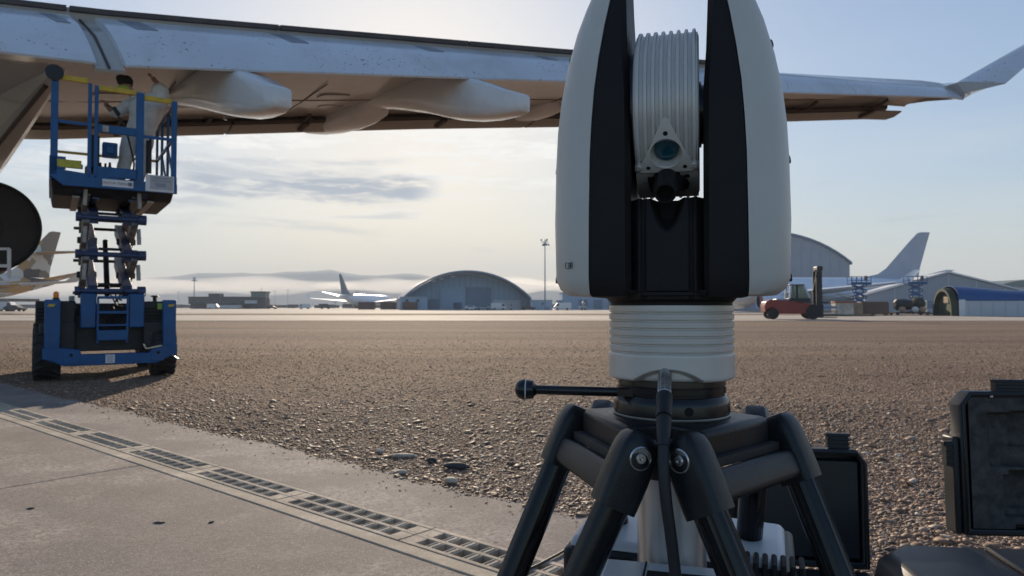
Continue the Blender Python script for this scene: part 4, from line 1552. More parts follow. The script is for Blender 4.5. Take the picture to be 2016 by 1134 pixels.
m_.box((a.x - .45, Yst + .45, a.z - 1.05), (.95, .95, .06))
build('deck', m_, M['lift_worn'], st)

# ------------------------------------------------------------------ scissor lift under the wing
P0 = Vector((-6.48, 11.46, 0))
LRZ = R(33)
lift = thing('scissor_lift', 'blue rough terrain scissor lift raised under the wing with a worker on board', 'scissor lift', P0, LRZ)
LM = Matrix.Translation(P0) @ Matrix.Rotation(LRZ, 4, 'Z')
LI = LM.inverted()
B, DK, AR, WN = M['lift_blue'], M['lift_dark'], M['lift_arm'], M['lift_worn']
# wheels
for x in (-.84, .82):
    for y in (.46, 2.55):
        am = Matrix.Translation((x, y, .43)) @ Matrix.Rotation(R(90), 4, 'Y')
        m_ = MB().lathe([(.24, -.17), (.38, -.19), (.43, -.15), (.43, .15), (.38, .19), (.24, .17)], 40, am)
        for k in range(20):
            a = 2 * math.pi * k / 20
            for sg in (-1, 1):
                c = Vector((x + sg * .09, y + .43 * math.cos(a + sg * .08), .43 + .43 * math.sin(a + sg * .08)))
                T = Matrix.Translation(c) @ Matrix.Rotation(-(a + sg * .08) + R(90), 4, 'X') @ Matrix.Rotation(sg * .5, 4, 'Z')
                m_.box((0, 0, 0), (.19, .05, .04), T)
        wheel = build('tyre', m_, M['tyre'], lift)
        m_ = MB().lathe([(.06, -.17), (.22, -.15), (.25, -.12), (.25, .12), (.22, .15), (.06, .17)], 28, am)
        build('rim', m_, WN, wheel)
# chassis body
m_ = MB()
m_.bx(-.62, .62, .32, 2.9, .42, 1.02)
m_.bx(-.60, .60, .42, 2.8, 1.02, 1.20)
build('chassis', m_, DK, lift, bevel=.02)
for x0, x1 in ((-1.0, -.46), (.50, .93)):
    m_ = MB().bx(x0, x1, .20, 2.6, .86, 1.235)
    m_.bx(x0 + (.05 if x0 < 0 else 0), x1 - (0 if x0 < 0 else .05), .16, .3, .46, .9)
    build('engine_tray', m_, DK, lift, bevel=.025)
    m_ = MB()
    for k in range(4):
        m_.bx(x0 + .02, x0 + .30, .150, .17, .93 + k * .055, .955 + k * .055)
    build('cooling_louvre', m_, M['hole'], lift)
# front bumper frame
m_ = MB()
m_.bx(-.88, -.67, .0, .20, .44, 1.256)
build('corner_post', m_, B, lift, bevel=.015)
m_ = MB().bx(.78, .98, .0, .20, .44, 1.256)
build('corner_post', m_, B, lift, bevel=.015)
m_ = MB()
m_.loft([[(x, y, z) for x, z in ((-.90, .33), (-.74, .28), (-.62, .21), (.68, .21), (.82, .28), (1.0, .36), (1.0, .52), (.74, .50), (.62, .46), (.58, .385), (-.38, .385), (-.40, .46), (-.66, .50), (-.90, .50))] for y in (-.02, .22)])
build('bumper', m_, B, lift, bevel=.012)
build('tow_plate', MB().bx(-.62, -.40, -.028, 0, .24, .43), B, lift, bevel=.008)
build('tow_plate', MB().bx(.60, .80, -.028, 0, .25, .43), B, lift, bevel=.008)
for x in (-.52, .71):
    m_ = MB().lathe([(.025, 0), (.025, .01), (.0002, .01)], 14, Matrix.Translation((x, -.028, .385)) @ Matrix.Rotation(R(90), 4, 'X'))
    build('tow_hole', m_, M['hole'], lift)
m_ = MB().bx(-.05, .08, -.032, -.018, .24, .375)
build('data_plate', m_, M['white_sign'], lift)
m_ = MB()
for k in range(4):
    m_.bx(-.03, .06, -.034, -.032, .26 + k * .027, .27 + k * .027)
build('plate_text', m_, M['patch_grey'], lift)
for x0, x1 in ((-.40, -.18), (.28, .51)):
    m_ = MB().bx(x0, x1, .08, .34, .80, 1.355)
    build('cover_plate', m_, B, lift, bevel=.02)
# ladder
m_ = MB()
m_.bx(-.175, -.145, .06, .12, .56, 1.30)
m_.bx(.245, .275, .06, .12, .56, 1.30)
build('ladder_rail', m_, B, lift)
for z, h in ((1.27, .045), (1.03, .045), (.83, .03)):
    m_ = MB().bx(-.16, .26, .05, .16, z, z + h)
    build('ladder_step', m_, B, lift, bevel=.004)
m_ = MB().bx(-.17, .27, .03, .05, .60, .765)
build('step_plate', m_, B, lift, bevel=.008)
m_ = MB()
rr_ = random.Random(3)
for k in range(16):
    x, z = rr_.uniform(-.14, .24), rr_.uniform(.82, 1.25)
    m_.tube([(x, .2, z), (x + rr_.uniform(-.2, .2), .18, z + rr_.uniform(-.15, .15)), (x + rr_.uniform(-.2, .2), .25, z + rr_.uniform(-.2, .2))], .014, 6)
build('hose_bundle', m_, M['rubber'], lift)
m_ = MB()
m_.bar((.49, -.02, .535), (.53, -.03, .455), .02, .02)
m_.bar((.53, -.03, .455), (.76, -.03, .50), .02, .02)
m_.tube([(.93, -.05, .33), (1.0, -.12, .27), (1.03, -.13, .27)], .012, 8)
build('tie_rod', m_, M['steel'], lift)
# markings
for x in (-.79, .90):
    m_ = MB().prism([(-.055, -.02), (.03, -.02), (.055, .02), (-.03, .02)], 0, .004, Matrix.Translation((x, -.001, 1.165)) @ Matrix.Rotation(R(90), 4, 'X'))
    build('yellow_marker', m_, M['yellow'], lift)
m_ = MB().bx(.71, .78, .145, .152, 1.10, 1.20)
build('caution_label', m_, M['hivis'], lift)
# beacon and exhaust
m_ = MB().lathe([(.045, 0), (.045, .03), (.03, .03)], 20, Matrix.Translation((-.73, .12, 1.256)))
bea = build('beacon', m_, DK, lift)
m_ = MB().lathe([(.036, .03), (.040, .05), (.038, .10), (.025, .125), (.001, .13)], 20, Matrix.Translation((-.73, .12, 1.256)))
build('beacon_lens', m_, M['orange_lens'], bea)
m_ = MB().lathe([(.03, 0), (.03, .07), (.07, .075), (.05, .10), (.001, .105)], 18, Matrix.Translation((.70, .45, 1.235)))
build('exhaust_cap', m_, DK, lift)
m_ = MB().bx(-.55, -.47, .5, .7, 1.235, 1.32)
build('filter_box', m_, WN, lift, bevel=.01)
# scissor stack: three stages, two arm planes each with an outer and an inner arm
AW = mat('mottled_arm', (.20, .185, .165), .5, var=.35, scale=7, dark=(.05, .06, .09), dscale=5, dcut=(.45, .62))  # beige arms with random darker slate patches
zn = [1.40, 2.00, 2.60, 3.05]
YN, YF = .30, 2.30
for i in range(3):
    for xs in (-.23, .27):
        sg = -1 if xs < 0 else 1
        m_ = MB()
        m_.bar((xs, YN, zn[i]), (xs, YF, zn[i + 1]), .14, .20)
        build('scissor_arm', m_, AR, lift, bevel=.008)
        m_ = MB()
        m_.bar((xs + sg * .10, YF, zn[i]), (xs + sg * .10, YN, zn[i + 1]), .10, .20)
        build('scissor_arm', m_, AW, lift, bevel=.008)
        m_ = MB().box((xs + sg * .05, YN + 1.0, (zn[i] + zn[i + 1]) / 2), (.30, .11, .11))
        build('pivot_block', m_, DK, lift, bevel=.015)
for i, z in enumerate(zn):
    for y in (YN, YF):
        m_ = MB().tube([(-.46, y, z), (.52, y, z)], .042 if y == YN else .028, 14)
        if y == YN:
            m_.tube([(-.48, y, z), (-.40, y, z)], .075, 12)
            m_.tube([(.42, y, z), (.54, y, z)], .085, 12)
        build('cross_pin', m_, AR if y == YN else DK, lift)
    if i < 3:
        for y in (YN + .42, YF - .42):
            m_ = MB().tube([(-.30, y, z + .12), (.34, y, z + .12)], .025, 10)
            build('cross_brace', m_, DK, lift)
for xs in (-.36, .43):
    for i in range(3):
        m_ = MB().bar((xs, YN - .07, zn[i] + .18), (xs - .012 * (1 if xs > 0 else -1), YN - .07, zn[i] + .44), .055, .09, up=(0, 1, 0))
        m_.bar((xs, YN - .125, zn[i] + .2), (xs, YN - .125, zn[i] + .30), .05, .004, up=(0, 1, 0))
        build('arm_guard', m_, WN, lift)
m_ = MB().tube([(.02, 1.0, 1.35), (.03, 1.9, 2.35)], .045, 14)
build('lift_cylinder', m_, DK, lift)
# platform
PW0, PW1, PD = -.83, .95, 2.45
m_ = MB()
m_.bx(PW0, PW1, .06, PD, 3.16, 3.22)
deck = build('deck', m_, DK, lift)
m_ = MB()
m_.loft([[(PW0, .10, 3.14), (PW1, .10, 3.14), (PW1, PD, 3.14), (PW0, PD, 3.14)], [(PW0 + .03, .35, 2.93), (PW1 - .03, .35, 2.93), (PW1 - .03, PD - .25, 2.93), (PW0 + .03, PD - .25, 2.93)]])
build('under_tray', m_, DK, lift, bevel=.03)
for x in (-.48, -.20, .32, .60):
    m_ = MB().bx(x - .05, x + .05, .30, PD - .2, 2.905, 2.935)
    build('tray_beam', m_, WN if x in (-.48, .60) else AR, lift)
m_ = MB()
m_.loft([[(x, y, z) for x, z in ((PW0 - .02, 3.20), (PW0 + .17, 3.05), (PW1 + .02, 3.05), (PW1 + .02, 3.215), (.20, 3.215), (PW0 + .1, 3.30), (PW0 - .02, 3.36))] for y in (.0, .06)])
build('toe_board', m_, B, lift, bevel=.006)
m_ = MB()
m_.bx(-.22, .38, .0, .05, 3.235, 3.40)
m_.bx(-.72, -.40, .0, .05, 3.33, 3.40)
m_.bx(PW0 - .02, PW0 + .20, .0, .05, 3.30, 3.50)
build('gate_board', m_, B, lift, bevel=.006)
for x in (PW0, PW1):
    m_ = MB().bx(x - .02, x + .02, .06, PD, 3.14, 3.34)
    build('side_board', m_, B, lift)
posts = [(-.79, .10, 4.84), (-.315, .055, 4.72), (-.225, .055, 4.70), (.40, .115, 4.68), (.915, .085, 4.62)]
for x, w_, zt in posts:
    m_ = MB().bx(x - w_ / 2, x + w_ / 2, .0, .055, 3.2, zt)
    build('rail_post', m_, B, lift, bevel=.006)
m_ = MB()
for x0, x1, z in ((-.74, -.34, 4.71), (-.20, .345, 4.63), (.46, .875, 4.57)):
    m_.bx(x0, x1, .004, .05, z, z + .085)
build('top_rail', m_, M['yellow'], lift, bevel=.01)
m_ = MB()
m_.bx(-.74, -.33, .01, .045, 4.03, 4.08)
m_.bx(-.20, .345, .005, .05, 3.95, 4.08)
m_.bx(.455, .875, .01, .045, 3.94, 3.99)
build('mid_rail', m_, B, lift, bevel=.006)
m_ = MB().bx(-.14, -.05, -.02, .0, 3.96, 4.06)
build('gate_latch', m_, WN, lift)
# side and rear guard rails
for x in (PW0 + .02, PW1 - .02):
    for y in (.9, 1.7, PD):
        m_ = MB().bx(x - .022, x + .022, y - .022, y + .022, 3.2, 4.62)
        build('rail_post', m_, B, lift)
    m_ = MB()
    for z in (4.60, 4.02):
        m_.bar((x, .05, z), (x, PD, z), .04, .045)
    if x > 0:
        m_.bar((x, .1, 3.25), (x, .88, 3.98), .03, .03)
        m_.bar((x, .92, 3.25), (x, 1.68, 3.98), .03, .03)
    build('side_rail', m_, B, lift)
m_ = MB()
for z in (4.60, 4.02):
    m_.bar((PW0, PD, z), (PW1, PD, z), .04, .045)
build('rear_rail', m_, M['yellow'], lift)
m_ = MB().lathe([(.001, 0), (.115, .0), (.125, .02), (.125, .05), (.06, .06)], 24, Matrix.Translation((-.80, .02, 4.80)) @ Matrix.Rotation(R(90), 4, 'X'))
build('bumper_pad', m_, M['rubber'], lift)
# signs
def text_mesh(txt, size):
    cu = bpy.data.curves.new('text', 'FONT')
    cu.body = txt
    cu.size = size
    cu.align_x = 'CENTER'
    cu.extrude = .001
    cu.resolution_u = 2
    o_ = bpy.data.objects.new('text', cu)
    col.objects.link(o_)
    bpy.context.view_layer.update()
    me = bpy.data.meshes.new_from_object(o_.evaluated_get(bpy.context.evaluated_depsgraph_get()))
    bpy.data.objects.remove(o_)
    return me
def put_text(txt, size, mat_, parent, loc, name='lettering'):
    me = text_mesh(txt, size)
    me.materials.clear()
    me.materials.append(mat_)
    me.name = name
    o_ = bpy.data.objects.new(name, me)
    col.objects.link(o_)
    o_.parent = parent
    o_.location = loc
    o_.rotation_euler = (R(90), 0, 0)
    return o_
m_ = MB().bx(-.13, .31, -.008, .001, 3.085, 3.200)
sg_ = build('name_sign', m_, M['white_sign'], lift)
put_text('GENTOR-TEREX', .052, mat('sign_red', (.22, .06, .05), .6), sg_, (.04, -.009, 3.125))
m_ = MB().lathe([(.035, 0), (.035, .002), (.028, .002), (.028, 0)], 20, Matrix.Translation((.265, -.009, 3.142)) @ Matrix.Rotation(R(90), 4, 'X'))
build('round_symbol', m_, M['patch_grey'], sg_)
m_ = MB().bx(-.745, -.42, -.008, .001, 3.335, 3.455)
cl = build('yellow_sign', m_, mat('label_yellow', (.50, .44, .05), .6, dark=(.12, .11, .04), dscale=20), lift)
m_ = MB().bx(.49, .92, -.008, .001, 3.06, 3.335)
ls = build('load_sign', m_, M['white_sign'], lift)
m_ = MB().bx(.555, .90, -.012, -.006, 3.10, 3.325)
build('grey_sheet', m_, mat('sign_grey', (.46, .43, .44), .6), ls)
m_ = MB()
for z, x0, x1 in ((3.285, .60, .84), (3.24, .57, .88), (3.155, .65, .80), (3.185, .63, .79)):
    m_.bx(x0, x1, -.0145, -.0115, z - .008, z + .008 if z > 3.2 else z + .018)
build('printed_lines', m_, M['patch_grey'], ls)
# control box and gear on the deck
ctl = MB()
ctl.bx(-.12, .10, .28, .46, 3.62, 3.86)
ctl.bx(-.08, .06, .24, .28, 3.66, 3.80)
o = build('control_box', ctl, B, lift, bevel=.02)
m_ = MB().bx(-.30, -.16, .25, .6, 3.4, 3.95)
build('tool_locker', m_, DK, lift, bevel=.02)

def lw(x, y, z):
    return LM @ Vector((x, y, z))
gearb = thing('tool_bin', 'small pile of dark tools and bottles on the lift platform', 'tools', lw(-.1, .5, 3.22), LRZ)
m_ = MB()
rr_ = random.Random(11)
for k in range(7):
    x, y = rr_.uniform(-.22, .18), rr_.uniform(-.1, .15)
    m_.lathe([(.05, 0), (.055, .02), (.05, rr_.uniform(.12, .26)), (.02, .28), (.018, .33)], 12, Matrix.Translation((x, y, 0)))
build('bottles', m_, mat('tool_brown', (.10, .05, .035), .6, var=.5, scale=6), gearb)
m_ = MB().bx(-.25, .22, -.12, .18, 0, .10)
build('tray', m_, DK, gearb, bevel=.01)
hp_ = MB()
hp_.tube([(.56, .25, 3.40), (.56, .25, 3.95)], .045, 12)
hp_.tube([(.56, .25, 3.95), (.58, .2, 3.99), (.6, .3, 3.6)], .012, 8)
build('fire_extinguisher', hp_, DK, lift)

# ------------------------------------------------------------------ worker in a white coverall
def skin_mesh(name, pts, edges, mat_, parent, root=0, sub=2):
    me = bpy.data.meshes.new(name)
    me.from_pydata([p[0] for p in pts], edges, [])
    o_ = bpy.data.objects.new(name, me)
    col.objects.link(o_)
    o_.parent = parent
    md = o_.modifiers.new('skin', 'SKIN')
    for i, p in enumerate(pts):
        r_ = p[1]
        me.skin_vertices[0].data[i].radius = (r_, r_) if isinstance(r_, (int, float)) else r_
    me.skin_vertices[0].data[root].use_root = True
    md.use_smooth_shade = True
    sb = o_.modifiers.new('sub', 'SUBSURF')
    sb.levels = sub
    sb.render_levels = sub
    me.materials.append(mat_)
    return o_
# local frame of the person: x right in view, y away, z up; feet on the deck
PB = LM @ Vector((.38, .62, 3.22))
person = thing('person', 'worker in a loose white coverall with dark cap and yellow-green collar on the blue lift', 'person', PB, R(20))
pv = [((.06, 0, .92), (.15, .12)), ((.10, 0, 1.10), (.155, .125)), ((.14, -.01, 1.32), (.18, .14)), ((.06, -.03, 1.50), (.12, .10)), ((-.05, -.05, 1.58), (.058, .06)), ((-.14, -.06, 1.66), (.085, .10)), ((-.165, -.05, 1.76), (.08, .095)),
      ((-.06, -.02, .86), .105), ((-.13, -.05, .48), .075), ((-.18, -.02, .09), .055), ((-.29, -.06, .05), .045),
      ((.16, .02, .86), .105), ((.13, .0, .48), .075), ((.10, .05, .09), .055), ((-.02, .03, .05), .045),
      ((.34, -.03, 1.44), .075), ((.44, -.06, 1.68), .058), ((.30, .04, 1.86), .042), ((.25, .06, 1.93), .045),
      ((-.10, .05, 1.42), .07), ((-.30, -.02, 1.20), .055), ((-.38, -.18, 1.28), .042), ((-.42, -.24, 1.33), .045)]
pe = [(0, 1), (1, 2), (2, 3), (3, 4), (4, 5), (5, 6), (0, 7), (7, 8), (8, 9), (9, 10), (0, 11), (11, 12), (12, 13), (13, 14), (2, 15), (15, 16), (16, 17), (17, 18), (2, 19), (19, 20), (20, 21), (21, 22)]
skin_mesh('body', pv, pe, M['skin'], person)
# fingers
for wrist, dirv, sd_ in ((Vector((.25, .06, 1.93)), Vector((-.5, .2, .7)), 1), (Vector((-.42, -.24, 1.33)), Vector((-.5, -.5, .3)), -1)):
    dirv.normalize()
    s_ = dirv.cross(Vector((0, 0, 1))).normalized()
    for k in range(4):
        p = wrist + dirv * .035 + s_ * (k - 1.5) * .019
        L_ = (.075, .085, .080, .062)[k]
        m_ = MB().tube([p, p + dirv * L_ * .5, p + dirv * L_ * .8 + Vector((0, 0, -.03)), p + dirv * L_ * .75 + Vector((0, 0, -.055))], [.011, .010, .009, .007], 8)
        build('finger', m_, M['skin'], person)
    p = wrist - s_ * .03
    m_ = MB().tube([p, p - s_ * .02 + dirv * .03, p - s_ * .012 + dirv * .06], [.013, .011, .008], 8)
    build('thumb', m_, M['skin'], person)
# clothing: a baggy coverall over the body
cv = [((.06, 0, .92), (.22, .19)), ((.13, 0, 1.10), (.29, .22)), ((.18, -.01, 1.34), (.31, .23)), ((.08, -.03, 1.53), (.19, .15)), ((-.03, -.05, 1.585), (.10, .10)),
      ((-.06, -.02, .84), .155), ((-.13, -.05, .48), .125), ((-.18, -.02, .16), .10),
      ((.16, .02, .84), .155), ((.13, .0, .48), .125), ((.10, .05, .16), .10),
      ((.34, -.03, 1.44), .18), ((.42, -.06, 1.66), .17), ((.32, .03, 1.82), .12),
      ((-.10, .05, 1.42), .12), ((-.29, -.02, 1.21), .11), ((-.36, -.15, 1.27), .08)]
ce = [(0, 1), (1, 2), (2, 3), (3, 4), (0, 5), (5, 6), (6, 7), (0, 8), (8, 9), (9, 10), (2, 11), (11, 12), (12, 13), (2, 14), (14, 15), (15, 16)]
cov = skin_mesh('coverall', cv, ce, M['suit'], person)
tx = bpy.data.textures.new('folds', 'CLOUDS')
tx.noise_scale = .16
dm = cov.modifiers.new('folds', 'DISPLACE')
dm.texture = tx
dm.strength = .06
hc = Vector((-.165, -.05, 1.76))
m_ = MB().sphere((hc.x, hc.y + .01, hc.z + .015), .118, 20, sc=(1, 1.08, .95))
m_.v = [v for v in m_.v]
cap_v = [(v[0], v[1], max(v[2], hc.z - .03)) for v in m_.v]
m_.v = cap_v
m_.tube([hc + Vector((-.03, -.10, .03)), hc + Vector((-.05, -.17, .015))], [.075, .06], 12)
build('cap', m_, M['dark_hair'], person)
m_ = MB().sphere((hc.x + .02, hc.y + .03, hc.z + .02), .118, 18, sc=(.95, .95, 1.0))
m_.v = [(v[0], max(v[1], hc.y + .0), v[2]) for v in m_.v]
build('hair', m_, M['dark_hair'], person)
m_ = MB().sphere((hc.x - .005, hc.y - .03, hc.z - .115), .105, 18, sc=(1, .9, .62))
build('collar', m_, M['hivis'], person)
for sx in (-.035, .035):
    m_ = MB().sphere((hc.x - .03 + sx, hc.y - .098, hc.z + .005), .013, 10)
    build('eye', m_, M['white_sign'], person)
m_ = MB().sphere((hc.x - .03, hc.y - .108, hc.z - .025), .016, 10, sc=(.8, 1, 1.3))
build('nose', m_, M['skin'], person)
for q, nm in (((-.22, -.02, 0), 'boot'), ((.07, .05, 0), 'boot')):
    m_ = MB()
    m_.sphere((q[0] - .06, q[1] - .02, .06), .11, 14, sc=(1.25, .6, .6))
    m_.tube([(q[0], q[1], .05), (q[0], q[1], .2)], .07, 12)
    build(nm, m_, DK, person)
# spray lance held in the hand
ln = thing('spray_lance', 'black hose lance held by the worker on the lift', 'lance', (0, 0, 0))
def lp(px_, py_, Y=11.75):
    return at(px_, py_, Y)
m_ = MB().tube([lp(209, 206), lp(221, 212), lp(228, 222)], .012, 8)
m_.tube([lp(224, 212), lp(234, 226)], .034, 10)
build('nozzle', m_, M['rubber'], ln)
m_ = MB().tube([lp(228, 222), lp(243, 243), lp(252, 270), lp(259, 298), lp(264, 322), lp(262, 345)], .015, 8)
build('hose', m_, M['rubber'], ln)

# ------------------------------------------------------------------ far airliners
def airliner(name, label, loc, rz, paint, fin_paint=None, engines=True, extra_wing=False):
    t = thing(name, label, 'airliner', loc, rz, 'airliners parked on the far apron')
    fp = fin_paint or paint
    secs = []
    tab = [(29, .05, 3.6), (28.6, .7, 3.65), (27.5, 1.5, 3.85), (25.5, 2.25, 4.15), (22.5, 2.72, 4.38), (19, 2.82, 4.4), (-9, 2.82, 4.4), (-15, 2.6, 4.62), (-21, 1.95, 5.2), (-26, 1.2, 5.75), (-30, .52, 6.15), (-31, .22, 6.25)]
    for x, r_, z in tab:
        secs.append([(x, r_ * math.cos(2 * math.pi * k / 28), z + r_ * math.sin(2 * math.pi * k / 28)) for k in range(28)])
    build('fuselage', MB().loft(secs), paint, t, sharp=60)
    m_ = MB().lathe([(.24, 0), (.22, .25), (.02, .26)], 16, axis_m((-31, 0, 6.25), (-1, 0, .08)))
    build('tail_cone', m_, M['lift_dark'], t)
    def foil(le0, te0, le1, te1, th0, th1, axis):
        secs_ = []
        for le, te, th in ((le0, te0, th0), (Vector(le0).lerp(Vector(le1), .5), Vector(te0).lerp(Vector(te1), .5), (th0 + th1) / 2), (le1, te1, th1)):
            le, te = Vector(le), Vector(te)
            n_ = Vector(axis)
            secs_.append([le, le.lerp(te, .12) + n_ * th * .8, le.lerp(te, .4) + n_ * th, te, le.lerp(te, .4) - n_ * th, le.lerp(te, .12) - n_ * th * .8])
        return MB().loft(secs_)
    for s_ in (1, -1):
        build('wing', foil((9, 2 * s_, 3.0), (-3.5, 2 * s_, 3.0), (-8.2, 28 * s_, 5.3), (-10.8, 28 * s_, 5.3), .75, .18, (0, 0, 1)), paint, t, sharp=25)
        build('winglet', foil((-8.4, 28 * s_, 5.3), (-10.9, 28 * s_, 5.3), (-11.0, 29.1 * s_, 7.4), (-12.2, 29.1 * s_, 7.4), .12, .06, (0, 1, 0)), paint, t, sharp=25)
        build('stabilizer', foil((-23.0, .8 * s_, 5.9), (-28.5, .8 * s_, 5.9), (-28.6, 9.8 * s_, 8.3), (-30.6, 9.8 * s_, 8.3), .30, .10, (0, 0, 1)), paint, t, sharp=25)
        for kx, yy in ((-4, 7), (-5.2, 11), (-7, 15.5)):
            m_ = MB().tube([(kx + 3, yy * s_, 3.2 + .06 * yy - .6), (kx + 1, yy * s_, 3.0 + .06 * yy - .9), (kx - 2.2, yy * s_, 3.0 + .06 * yy - .6)], [.15, .42, .12], 10)
            build('flap_fairing', m_, paint, t)
        if engines:
            am = axis_m((8.6, 9.4 * s_, 2.1), (-1, 0, 0))
            m_ = MB().lathe([(1.20, .1), (1.36, 0), (1.48, .5), (1.52, 1.6), (1.42, 3.6), (1.15, 4.9), (1.0, 4.9), (.9, 4.2)], 32, am, caps=False)
            e_ = build('engine', m_, paint, t)
            m_ = MB().lathe([(1.365, .02), (1.40, .12), (1.47, .45), (1.485, .55), (1.475, .60)], 32, am, caps=False)
            build('intake_lip', m_, M['red_lip'], e_)
            m_ = MB().lathe([(1.20, .15), (1.15, .6), (.02, .62)], 32, am, caps=False)
            build('fan_face', m_, M['lift_dark'], e_)
            m_ = MB().loft([[(8.0 - 1.5, 9.4 * s_ - .2, 3.4), (8 - 1.5, 9.4 * s_ + .2, 3.4), (2.5, 9.4 * s_ + .2, 2.9), (2.5, 9.4 * s_ - .2, 2.9)], [(5.0, 9.4 * s_ - .2, 4.2), (5.0, 9.4 * s_ + .2, 4.2), (0, 9.4 * s_ + .2, 3.8), (0, 9.4 * s_ - .2, 3.8)]])
            build('pylon', m_, paint, t)
    # fin with a curved fillet at its root
    secs = []
    for le, te, z, th in ((-16.5, -29.2, 7.0, .32), (-20.5, -29.2, 8.0, .32), (-22.2, -29.4, 9.2, .30), (-27.0, -31.0, 14.6, .2), (-28.9, -31.6, 16.6, .14), (-29.6, -31.7, 16.85, .1)):
        c_ = le - te
        secs.append([(le, 0, z), (le - c_ * .12, th * .8, z), (le - c_ * .45, th, z), (te, 0, z), (le - c_ * .45, -th, z), (le - c_ * .12, -th * .8, z)])
    build('fin', MB().loft(secs), fp, t, sharp=25)
    if extra_wing:
        build('crossing_wing', foil((-24.0, .3, 12.0), (-29.0, .3, 12.0), (-27.2, 11.5, 12.2), (-29.3, 11.5, 12.2), .40, .16, (0, 0, 1)), paint, t, sharp=25)  # added surface standing for another aircraft's wing across the fin
    for x, y in ((22, 0), (-2.5, 4.6), (-2.5, -4.6)):
        m_ = MB().tube([(x, y * .8, 2.4), (x, y, .7)], .16, 8)
        g_ = build('landing_gear', m_, M['lift_dark'], t)
        b_ = MB()
        for dx in ((-.75, .75) if y else (0,)):
            for dy in (-.45, .45):
                b_ = MB().lathe([(.2, -.18), (.62, -.18), (.66, -.1), (.66, .1), (.62, .18), (.2, .18)], 20, Matrix.Translation((x + dx, y + dy, .66)) @ Matrix.Rotation(R(90), 4, 'X'))
                build('gear_wheel', b_, M['tyre'], g_)
    return t
M['red_lip'] = mat('red_lip', (.40, .10, .07), .5)
M['plane_white'] = mat('plane_white', (.70, .76, .85), .35, var=.05, scale=.3)
M['plane_grey'] = mat('plane_grey', (.40, .43, .50), .4, var=.06, scale=.3)
M['fin_slate'] = mat('fin_slate', (.10, .13, .17), .4, var=.1, scale=.4)
def facets():
    m = bpy.data.materials.new('faceted_livery')
    m.use_nodes = True
    t = m.node_tree
    p = t.nodes['Principled BSDF']
    p.inputs['Roughness'].default_value = .4
    tcn = N(t, 'ShaderNodeTexCoord')
    mp = N(t, 'ShaderNodeMapping')
    mp.inputs['Scale'].default_value = (.25, .25, .26)
    mp.inputs['Rotation'].default_value = (0, R(38), 0)
    t.links.new(tcn.outputs['Object'], mp.inputs['Vector'])
    v = N(t, 'ShaderNodeTexVoronoi', distance='MANHATTAN', inp={'Scale': 1.0, 'Randomness': .75})
    t.links.new(mp.outputs[0], v.inputs['Vector'])
    s_ = N(t, 'ShaderNodeSeparateColor')
    t.links.new(v.outputs['Color'], s_.inputs[0])
    r1 = t.nodes.new('ShaderNodeValToRGB')
    r1.color_ramp.interpolation = 'CONSTANT'
    cr = r1.color_ramp
    cr.elements[0].position, cr.elements[0].color = 0, (.09, .07, .06, 1)
    cr.elements[1].position, cr.elements[1].color = .22, (.42, .25, .09, 1)
    for pos, c in ((.40, (.24, .18, .13)), (.52, (.62, .58, .52)), (.70, (.34, .24, .13)), (.82, (.50, .47, .44))):
        e = cr.elements.new(pos)
        e.color = (*c, 1)
    t.links.new(s_.outputs[0], r1.inputs[0])
    t.links.new(r1.outputs[0], p.inputs['Base Color'])
    return m
M['facets'] = facets()
def ground_at(px_, Y):
    p = at(px_, HZ, Y)
    return Vector((p.x, Y, 0))
# white airliner on the right, nose to the left
airliner('airliner', 'white airliner seen side on behind the red forklift, tail to the right', (57.0, 150, 0), R(181), M['plane_white'], M['plane_grey'])
# airliner in the middle distance heading away to the right
a = R(14)
tail = at(668, HZ, 345)
airliner('airliner', 'distant white airliner with dark fin, tail towards us, left of the arched hangar', (tail.x + 31 * math.sin(a), 345 + 31 * math.cos(a), 0), R(90) - a, M['plane_white'], M['fin_slate'])
# patterned tail at the left
hx, hy = math.sin(R(197)), math.cos(R(197))
tail = at(112, HZ, 150)
airliner('airliner', 'airliner with faceted brown, gold and grey tail behind the blue lift', (tail.x + 31 * hx, 150 + 31 * hy, 0), math.atan2(hy, hx), M['facets'], None, True, True)

# ------------------------------------------------------------------ hangars and terminal
M['clad_blue'] = mat('blue_cladding', (.27, .39, .51), .5, var=.05, scale=.2)
M['clad_dark'] = mat('dark_cladding', (.15, .22, .31), .5, var=.08, scale=.2)
M['clad_grey'] = mat('grey_cladding', (.36, .38, .42), .5, var=.05, scale=.2)
M['clad_light'] = mat('light_cladding', (.50, .52, .55), .5, var=.06, scale=.2)
M['roof_white'] = mat('white_membrane', (.72, .72, .72), .5, var=.05)
M['conc_dark'] = mat('dark_building', (.10, .09, .09), .7, var=.2, scale=.3)
M['window'] = mat('window_glass', (.05, .08, .10), .1, var=.1)
M['brown_box'] = mat('brown_container', (.17, .10, .075), .7, var=.2, scale=.5)
M['red'] = mat('forklift_red', (.27, .030, .022), .35, var=.12, scale=1.5)
M['tarp_blue'] = mat('blue_tarp', (.004, .075, .25), .5, var=.1, scale=.5)
M['wood'] = mat('crate_wood', (.36, .25, .16), .8, var=.25, scale=1.2)
M['olive'] = mat('olive_tarp', (.035, .05, .03), .8, var=.3, scale=1)

